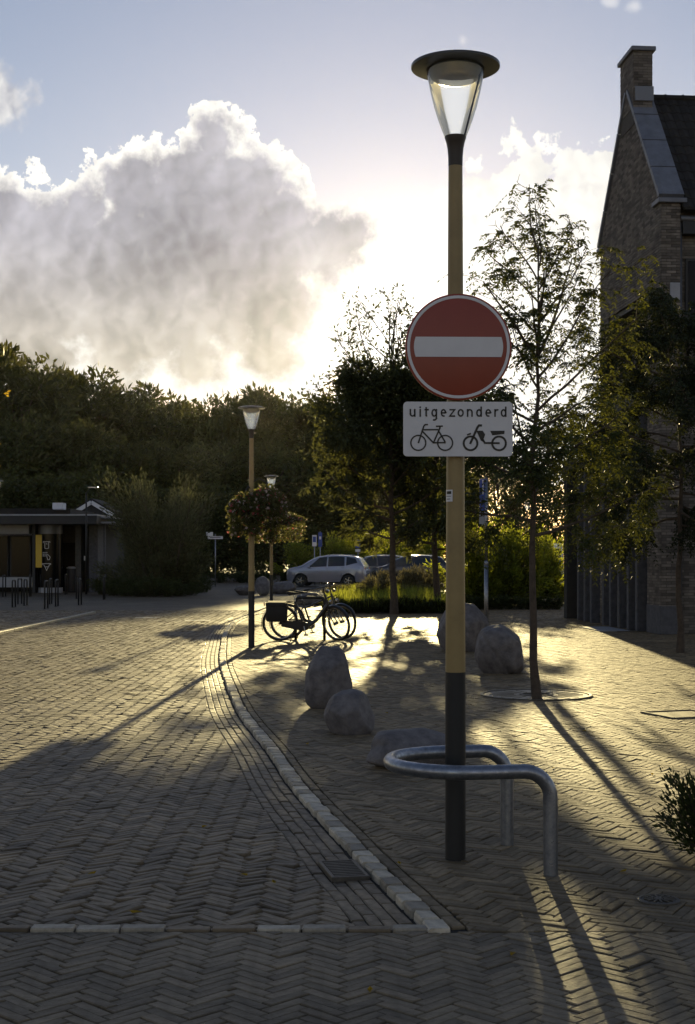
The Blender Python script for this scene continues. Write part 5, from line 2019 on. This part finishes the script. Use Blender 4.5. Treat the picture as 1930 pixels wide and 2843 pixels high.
# the 300 that show largest: lower pier faces and front, nearest the viewer
vis = sorted(range(len(bricks)), key=lambda i: (0 if (bricks[i][0] < 0.25 and bricks[i][2] >= 0.0) else 1, abs((bricks[i][4]) - 2.6)))
single = set(vis[:300])
rest = MB()
for i, b in enumerate(bricks):
    tn = r_.random()
    if i in single:
        m_ = MB(); hbox(m_, b[0], b[1], b[2], b[3], b[4], b[5], tint=tn)
        m_.build('brick', M['wall_brick'], wall)
    else:
        hbox(rest, b[0], b[1], b[2], b[3], b[4], b[5], tint=tn)
o = rest.build('more_bricks', M['wall_brick'], wall); o['kind'] = 'stuff'

# sloping copings of slate, near side in four slabs and far side
for sgn in (0, 1):
    L_ = math.hypot(GW / 2, APEX - EAVE)
    for q in range(4):
        t0, t1 = q / 4 + .004, (q + 1) / 4 - .004
        a = (.0 + (GW / 2) * t0 - .02, EAVE + (APEX - EAVE) * t0)
        b = (.0 + (GW / 2) * t1 - .02, EAVE + (APEX - EAVE) * t1)
        if sgn: a, b = (GW - a[0], a[1]), (GW - b[0], b[1])
        nx, nz = -(b[1] - a[1]), (b[0] - a[0])
        l_ = math.hypot(nx, nz); nx, nz = nx / l_ * .10, nz / l_ * .10
        if nz < 0: nx, nz = -nx, -nz
        m_ = MB()
        pl = [a, b, (b[0] + nx, b[1] + nz), (a[0] + nx, a[1] + nz)]
        if sgn: pl = pl[::-1]
        vs_ = [HM @ Vector((p[0], -.06, p[1])) for p in pl] + [HM @ Vector((p[0], .50, p[1])) for p in pl]
        m_.add(vs_, [(0, 1, 2, 3), (7, 6, 5, 4)] + [(i + 4, (i + 1) % 4 + 4, (i + 1) % 4, i) for i in range(4)])
        m_.build('coping_slab', M['coping'], house)
for q, uu in enumerate((-.10, GW - .45)):
    m_ = MB(); hbox(m_, uu, uu + .55, -.07, .56, EAVE - .10, EAVE - .005, bev=.01); m_.build('kneeler_stone', M['coping'], house)

# chimney
ch = MB(); hbox(ch, 2.0, 3.1, -.02, .42, APEX - .9, 13.35); chim = ch.build('chimney', M['mortar'], house)
cb = MB()
z_, k = APEX - .5, 0
while z_ < 13.32:
    for face in (0, 1):
        p_ = 0 - (.11 if (k + face) % 2 else 0)
        lim = 1.1 if face == 0 else .44
        while p_ < lim:
            a, b = max(0, p_), min(lim, p_ + BLn)
            if b - a > .04:
                if face == 0: hbox(cb, 2.0 + a, 2.0 + b, -.032, -.015, z_, z_ + BHt, tint=r_.random())
                else: hbox(cb, 1.988, 2.005, -.02 + a, -.02 + b, z_, z_ + BHt, tint=r_.random())
            p_ += BLn + .01
    z_ += rowh; k += 1
o = cb.build('chimney_bricks', M['wall_brick'], chim); o['kind'] = 'stuff'
m_ = MB(); hbox(m_, 1.93, 3.17, -.09, .49, 13.35, 13.45, bev=.015); m_.build('cap_slab', M['coping'], chim)
m_ = MB(); hbox(m_, 1.96, 2.0, .0, .44, APEX - .35, APEX - .02); m_.build('lead_flashing', M['zinc'], chim)

# roof with rows of tiles
rf = MB()
ridge_z = APEX - .12
for a, b in (((-.18, EAVE - .28), (GW / 2, ridge_z)), ((GW + .18, EAVE - .28), (GW / 2, ridge_z))):
    vs_ = [HM @ Vector(p) for p in ((a[0], .45, a[1]), (a[0], 6.0, a[1]), (b[0], 6.0, b[1]), (b[0], .45, b[1]))]
    rf.add(vs_, [(0, 1, 2, 3)])
roof = rf.build('roof', M['roof_tile'], house)
tl = MB()
nr = 13
for q in range(nr):
    t0, t1 = q / nr, (q + 1.15) / nr
    for c_i in range(18):
        v0 = .47 + c_i * .23
        p = lambda t_, up: ((-.18 + (GW / 2 + .18) * t_), (EAVE - .28 + (ridge_z - EAVE + .28) * t_ + up))
        a, b = p(t0, .05), p(min(t1, 1), .02)
        m4 = [HM @ Vector((a[0], v0, a[1])), HM @ Vector((a[0], v0 + .11, a[1] + .03)), HM @ Vector((a[0], v0 + .22, a[1])),
              HM @ Vector((b[0], v0, b[1])), HM @ Vector((b[0], v0 + .11, b[1] + .03)), HM @ Vector((b[0], v0 + .22, b[1])),
              HM @ Vector((a[0], v0, a[1] - .04)), HM @ Vector((a[0], v0 + .22, a[1] - .04))]
        tl.add(m4, [(0, 1, 4, 3), (1, 2, 5, 4), (6, 7, 2, 1), (6, 1, 0)], r_.random())
o = tl.build('roof_tiles', M['roof_tile'], roof); o['kind'] = 'stuff'
for q in range(12):
    m_ = MB()
    v0 = .47 + q * .42
    pts = [HM @ Vector((GW / 2, v0, ridge_z + .02)), HM @ Vector((GW / 2, v0 + .38, ridge_z + .02)), HM @ Vector((GW / 2, v0 + .43, ridge_z + .02))]
    m_.tube(pts, [.085, .085, .105], 10)
    m_.build('ridge_tile', M['roof_tile'], roof)
# gutter and downpipe in the corner of the front
m_ = MB(); m_.tube([HM @ Vector((.12, .47, EAVE - .5)), HM @ Vector((.12, .47, 0))], .045, 10); m_.build('downpipe', M['zinc'], house, smooth=True)
m_ = MB(); m_.tube([HM @ Vector((.05, .46, EAVE - .42)), HM @ Vector((.05, 5.5, EAVE - .42))], .07, 10); m_.build('gutter', M['zinc'], house, smooth=True)
m_ = MB(); hbox(m_, .02, .26, .5, 1.6, EAVE - .75, EAVE - .42); m_.build('fascia_board', M['dark_frame'], house)

# recess: back wall, floors, window walls, fins, balcony
m_ = MB(); hbox(m_, 1.0, 4.3, 1.6, 1.75, 0, 7.6); m_.build('recess_wall', M['dark_wall'], house)
m_ = MB(); hbox(m_, 1.0, 4.3, .05, 1.6, 7.45, 7.598); m_.build('recess_ceiling', M['dark_frame'], house)
m_ = MB(); hbox(m_, 1.003, 4.297, -.12, 1.6, 4.95, 5.25); m_.build('balcony_floor', M['dark_frame'], house)
rail = MB(); hbox(rail, 1.003, 4.297, -.12, -.06, 6.22, 6.30); rl = rail.build('balcony_rail', M['dark_frame'], house)
bm_ = MB(); hbox(bm_, 0, .025, -.10, -.08, 5.25, 6.22)
for q in range(14):
    m_ = MB(); hbox(m_, 1.05 + q * .245, 1.075 + q * .245, -.10, -.08, 5.25, 6.22); m_.build('baluster', M['dark_frame'], rl)
m_ = MB(); hbox(m_, 1.05, 4.25, -.095, -.085, 5.25, 5.85); m_.build('balcony_panel', M['dark_frame'], rl)
for q, (a, b) in enumerate(((1.3, 2.1), (2.25, 3.05), (3.2, 4.05))):
    for z0, z1 in ((.15, 4.6), (5.35, 7.2)):
        fr = MB(); hbox(fr, a, b, 1.54, 1.60, z0, z1); w_ = fr.build('window', M['dark_frame'], house)
        m_ = MB(); hbox(m_, a + .06, b - .06, 1.525, 1.538, z0 + .06, z1 - .06); m_.build('pane', M['pane'], w_)
for u_ in (1.25, 1.95, 2.75, 3.5, 4.15, 5.35, 6.0, 6.7):
    m_ = MB(); hbox(m_, u_, u_ + .16, -.16, .12, 0, 4.95 if u_ < 4.3 else 3.9, bev=.01); m_.build('fin', M['fin'], house)
m_ = MB(); hbox(m_, GW + .002, 8.2, .14, 1.6, 0, 4.0); m_.build('low_wing', M['dark_wall'], house)
m_ = MB(); hbox(m_, GW + .002, 8.35, -.20, 1.8, 4.0, 4.25); m_.build('wing_roof', M['dark_frame'], house)
m_ = MB(); hbox(m_, 7.9, 8.25, -.18, .138, 0, 4.0); m_.build('wing_corner', M['dark_wall'], house)
m_ = MB(); hbox(m_, .0 - .006, 1.02, -.012, .46, 0, .62, bev=.01); m_.build('plinth', M['fin'], house)
fw = MB(); hbox(fw, .20, .26, .62, 1.5, 6.9, 8.2); w_ = fw.build('window', M['dark_frame'], house)
m_ = MB(); hbox(m_, .185, .198, .68, 1.45, 6.96, 8.14); m_.build('pane', M['pane'], w_)
m_ = MB(); hbox(m_, .10, .26, .55, 1.5, 6.80, 6.88); m_.build('sill', M['coping'], w_)
m_ = MB(); hbox(m_, -.05, -.006, .2, .42, 7.25, 7.62, bev=.01); m_.build('wall_box', M['panel_grey'], house)
dm = MB(); hbox(dm, 1.3, 3.2, -1.0, -.3, .002, .018); o = dm.build('doormat', M['panel_grey']); tag(o, 'grey mat on the dark paving before the brick house', 'doormat')

# ------------------------------------------------------------------ pavilion on the left
PZ = 66.0
sP = F / PZ


def pb(mb_, x0, x1, y0, y1, d0, d1, bev=0.0):
    """box from survey extents: x px, y px (top,bottom), depth offsets"""
    q_ = F / (PZ + d0)
    X0, X1 = (x0 - CX) / q_, (x1 - CX) / q_
    Z1, Z0 = H - (y0 - HY) / q_, H - (y1 - HY) / q_
    if y1 == GY: Z0 = ROAD_Z - .02
    return mb_.box(((X0 + X1) / 2, PZ + (d0 + d1) / 2, (Z0 + Z1) / 2), (X1 - X0, d1 - d0, Z1 - Z0), bev=bev)


pav = empty('pavilion', (0, 0, 0), 0, 'low dark flat roofed pavilion with a glazed round corner at the left', 'building')
GY = 1346.5
m_ = MB(); pb(m_, -200, 225, 1190, GY, 3.0, 9.0); m_.build('wall', M['dark_wall'], pav)
m_ = MB(); pb(m_, -200, 220, 1170.5, 1189, -1.2, 9.2); m_.build('roof_slab', M['dark_frame'], pav)
m_ = MB(); pb(m_, -200, 220.5, 1166.8, 1170.2, -1.26, 9.3); m_.build('roof_trim', M['panel_grey'], pav)
m_ = MB(); pb(m_, 222.8, 256, 1172, 1176, -.2, 9.0); m_.build('side_canopy', M['panel_grey'], pav)
m_ = MB(); pb(m_, 219, 262, 1184, 1188, -.2, 9.0); m_.build('side_canopy', M['panel_grey'], pav)
m_ = MB(); pb(m_, -200, 66, 1188.8, 1211, .2, .6); m_.build('sign_band', M['panel_grey'], pav)
m_ = MB(); pb(m_, -200, 73, 1211.3, 1215, .0, .7); m_.build('ledge', M['fin'], pav)
m_ = MB(); pb(m_, 73.5, 80, 1188.8, GY, .1, .5); m_.build('column', M['dark_frame'], pav)
m_ = MB(); pb(m_, -200, 73, 1310, 1333, 1.0, 1.2); m_.build('base_panel', M['panel_grey'], pav)
for q in range(4):
    fr = MB(); pb(fr, -130 + q * 51, -130 + q * 51 + 47, 1216, 1309, 1.25, 1.35); w_ = fr.build('window', M['dark_frame'], pav)
    m_ = MB(); pb(m_, -127 + q * 51, -127 + q * 51 + 41, 1218, 1307, 1.22, 1.24); m_.build('pane', M['pane'], w_)
ccx = (108.5 - CX) / sP; cr = 28.5 / sP
zt, z1_, zb = H - (1189 - HY) / sP, H - (1211.4 - HY) / sP, H - (1334 - HY) / sP
MB().lathe([(cr, z1_), (cr, zt)], 32, c=(ccx, PZ + .6, 0)).build('metal_band', M['zinc'], pav, smooth=True)
MB().lathe([(cr - .02, z1_), (cr - .02, zb)], 32, c=(ccx, PZ + .6, 0)).build('round_glazing', M['pane'], pav, smooth=True)
MB().lathe([(cr - .01, zb), (cr - .01, ROAD_Z)], 32, c=(ccx, PZ + .6, 0)).build('round_base', M['panel_grey'], pav, smooth=True)
MB().lathe([(.01, zt + .06), (cr + .5, zt + .04), (cr + .5, zt + .01), (.01, zt + .005)], 32, c=(ccx - .35, PZ + .6, 0)).build('round_canopy', M['dark_frame'], pav)
m_ = MB(); pb(m_, 81, 95, 1214, 1288, -.06, -.04); m_.build('yellow_poster', M['yellow'], pav)
ic = MB()


def istroke(pts, w_=3.2):
    q = [((a * .17097 - CX) / sP, H - (1087.42 + b * .17097 - HY) / sP) for a, b in pts]
    ic.ribbon(q, w_ * 1.9 * .17097 / sP, PZ - .075, .004)


istroke([(580, 848), (580, 830), (668, 830), (668, 848)]); istroke([(602, 838), (600, 918)]); istroke([(650, 838), (652, 918)]); istroke([(600, 918), (625, 922), (652, 918)])
istroke([(626, 848), (630, 870)])
for a in (580, 604, 628):
    for b in (975, 997, 1019): istroke([(a - 6, b), (a + 6, b)], 6)
istroke([(620, 1005), (640, 1070), (662, 1070), (672, 1035), (645, 1005), (628, 998), (620, 1005)])
istroke([(568, 1140), (568, 1122), (678, 1122), (678, 1140)]); istroke([(585, 1130), (600, 1165), (650, 1165), (664, 1130)]); istroke([(605, 1170), (625, 1212), (645, 1170)])
ic.build('pictograms', M['sign_white'], pav)
m_ = MB(); pb(m_, 140, 170, 1232, GY, 2.9, 2.99); d_ = m_.build('door', M['pane'], pav)
m_ = MB(); pb(m_, 166, 167, 1285, 1300, 2.84, 2.89); m_.build('handle', M['chrome'], d_)
m_ = MB(); pb(m_, 171, 184, 1190, GY, 1.6, 2.2); m_.build('column', M['fin'], pav)
m_ = MB(); pb(m_, 202, 222, 1190, GY, 1.4, 2.9); m_.build('wall_panel', M['fin'], pav)
m_ = MB(); pb(m_, 235, 239, 1188.5, GY, .2, .4); m_.build('column', M['fin'], pav)
m_ = MB(); pb(m_, 191, 197, 1262, 1272, 1.33, 1.39); m_.build('wall_notice', M['sign_white'], pav)
rb_ = MB(); pb(rb_, 119, 143, 1141, 1156, 1.5, 2.3, bev=.03); rb_.build('roof_unit', M['render_white'], pav)
m_ = MB(); pb(m_, -200, 160, 1154, 1168, 2.4, 8.8); m_.build('roof_upstand', M['roof_tile'], pav)
# small gabled roof behind
gz = PZ + 9.6
sg = F / gz
gp3 = lambda a, b: ((a - CX) / sg, H - (b - HY) / sg)
gb = empty('gabled_hut', (0, 0, 0), 0, 'small hut with white gable boards showing above the pavilion roof', 'building')
A_, B_, C_ = gp3(161, 1168), gp3(207, 1140), gp3(256, 1169)
m_ = MB(); m_.prism([(A_[0], -.1), (C_[0], -.1), C_, B_, A_], gz + .12, gz + 4); m_.build('wall', M['dark_wall'], gb)
for p, q in ((A_, B_), (B_, C_)):
    m_ = MB(); m_.ribbon([p, q], .20, gz, .1); m_.build('barge_board', M['render_white'], gb)
    r2 = MB(); up_ = .12
    r2.prism([(p[0], p[1] + .1), (q[0], q[1] + .1), (q[0], q[1] + .1 + up_), (p[0], p[1] + .1 + up_)], gz + .101, gz + 4.2); r2.build('roof', M['roof_tile'], gb)

# bins, thin lamp, poles and small signs
def bin_(px, py, w_, h_, label):
    x_, y_ = gp(px, py, ROAD_Z)
    t = empty('litter_bin', (x_, y_, ROAD_Z), 0, label, 'litter bin', 'litter bins by the pavilion')
    MB().lathe([(w_ * .42, 0), (w_ * .5, h_ * .1), (w_ * .5, h_ * .86), (w_ * .46, h_ * .9)], 20).build('body', M['dark_frame'], t, smooth=30)
    MB().lathe([(w_ * .52, h_ * .92), (w_ * .52, h_ * .96), (w_ * .3, h_), (.001, h_)], 20).build('lid', M['panel_grey'], t, smooth=30)
    MB().tube([(w_ * .4, 0, h_ * .88), (w_ * .4, 0, h_ * .94)], .02, 6).build('hinge', M['chrome'], t)
    return t


bin_(162, 1344, .42, 1.22, 'tall dark bin with a pale lid by the pavilion door')
bin_(195, 1341, .36, .86, 'short dark bin with a grey lid right of the pavilion door')
x_, y_ = gp(196, 1349, ROAD_Z)
t = empty('path_lamp', (x_, y_, ROAD_Z), 0, 'thin dark lamp post with a flat bright head beside the pavilion', 'lamp post')
MB().tube([(0, 0, -.05), (0, 0, 4.55)], [.05, .035], 10).build('pole', M['black_paint'], t, smooth=True)
MB().tube([(0, 0, 4.5), (.12, 0, 4.68), (.28, 0, 4.76)], .022, 8).build('arm', M['black_paint'], t, smooth=True)
MB().box((.30, 0, 4.78), (.42, .22, .05), bev=.015).build('head', M['chrome'], t)


def pole_sign(px, py, Z, hgt, boards, label, cat='traffic sign', r_=.03, z0=0.0, m='galv'):
    x_ = (px - CX) * Z / F
    t = empty('sign_pole', (x_, Z, z0), 0, label, cat)
    MB().tube([(0, 0, -.05), (0, 0, hgt)], r_, 12).build('pole', M[m], t, smooth=True)
    for (dx, zc_, w_, h_, rz, mt, inner) in boards:
        p_ = MB().box((dx, -.04, zc_), (w_, .02, h_), bev=.006).build('board', M[mt], t)
        p_.rotation_euler = (0, 0, rz)
        if inner:
            im, fw_, fh_ = inner
            q_ = MB().box((dx, -.054, zc_ + h_ * .12), (w_ * fw_, .004, h_ * fh_)).build('symbol', M[im], p_)
    return t


pole_sign(714, 1330, 84, 2.95, [(0, 2.62, .26, .66, 0, 'sign_white', ('sign_blue', .7, .5))], 'white parking sign with blue square above the silver SUV, left of a pair', z0=ROAD_Z)
pole_sign(727, 1330, 85.5, 3.2, [(0, 2.70, .24, .86, 0, 'sign_blue', ('sign_white', .5, .2))], 'narrow blue parking sign above the silver SUV, right of a pair', z0=ROAD_Z)
pole_sign(813, 1330, 88, 2.8, [(0, 2.45, .34, .50, 0, 'sign_blue', ('sign_white', .5, .3)), (0, 2.05, .34, .16, 0, 'sign_white', None)], 'small blue sign over the tail of the silver SUV', z0=ROAD_Z)
pole_sign(489, 1330, 80, 2.95, [(.0, 2.75, .85, .16, 0, 'sign_white', ('dark_frame', .7, .25)), (-.35, 2.95, .40, .22, .4, 'sign_white', None)], 'white street name boards on a pole at the edge of the wood', 'street sign', z0=ROAD_Z)
# thin grey pole with a banner seen nearly edge on, behind the boulders
x_, y_ = gp(1104, 1437)
t = empty('banner_pole', (x_, y_, 0), 0, 'slim grey pole with a narrow blue banner behind the right boulders', 'sign pole')
MB().tube([(0, 0, -.05), (0, 0, 1.55)], .048, 14).build('lower_pole', M['galv'], t, smooth=True)
MB().tube([(0, 0, 1.55), (0, 0, 3.45)], .034, 14).build('upper_pole', M['galv'], t, smooth=True)
MB().lathe([(.049, 1.50), (.054, 1.53), (.054, 1.57), (.035, 1.60)], 14).build('collar', M['galv'], t, smooth=True)
b_ = MB().box((-.085, 0, 3.05), (.13, .02, .70), bev=.004).build('banner', M['sign_blue'], t)
MB().box((-.075, -.012, 3.22), (.03, .004, .32)).build('stripe', M['sign_white'], b_)
MB().box((-.085, 0, 2.53), (.14, .02, .30), bev=.004).build('timetable', M['panel_grey'], t)
# low timber planter edge in the sun by the house corner
x0_, y0_ = gp(1222, 1381); x1_, y1_ = gp(1276, 1377)
t = empty('planter_edge', (0, 0, 0), 0, 'low pale timber planter edge in the sun left of the house corner', 'planter')
d = Vector((x1_ - x0_, y1_ - y0_, 0))
nb_ = 3
for q in range(nb_):
    a = Vector((x0_, y0_, 0)) + d * (q / nb_); b = Vector((x0_, y0_, 0)) + d * ((q + .96) / nb_)
    c = (a + b) / 2
    MB().box((c.x, c.y, .14), ((b - a).length, .09, .30), rz=math.atan2(d.y, d.x), bev=.01).build('plank', M['wood_edge'], t)

# ------------------------------------------------------------------ added haze, standing in for warm flare round the sun
hz = MB()
hz.box((0, 640, 26), (1900, 1800, 58))
m = bpy.data.materials.new('flare_haze'); m.use_nodes = True
nt = m.node_tree; nt.nodes.clear()
v = nt.nodes.new('ShaderNodeVolumePrincipled')
v.inputs['Color'].default_value = (0.95, 0.93, 0.90, 1)
v.inputs['Density'].default_value = HAZE_DENSITY
v.inputs['Anisotropy'].default_value = HAZE_G
o_ = nt.nodes.new('ShaderNodeOutputMaterial')
nt.links.new(v.outputs[0], o_.inputs['Volume'])
o = hz.build('haze', m); tag(o, 'thin haze volume added for the warm veil of flare near the sun', 'haze', kind='stuff')
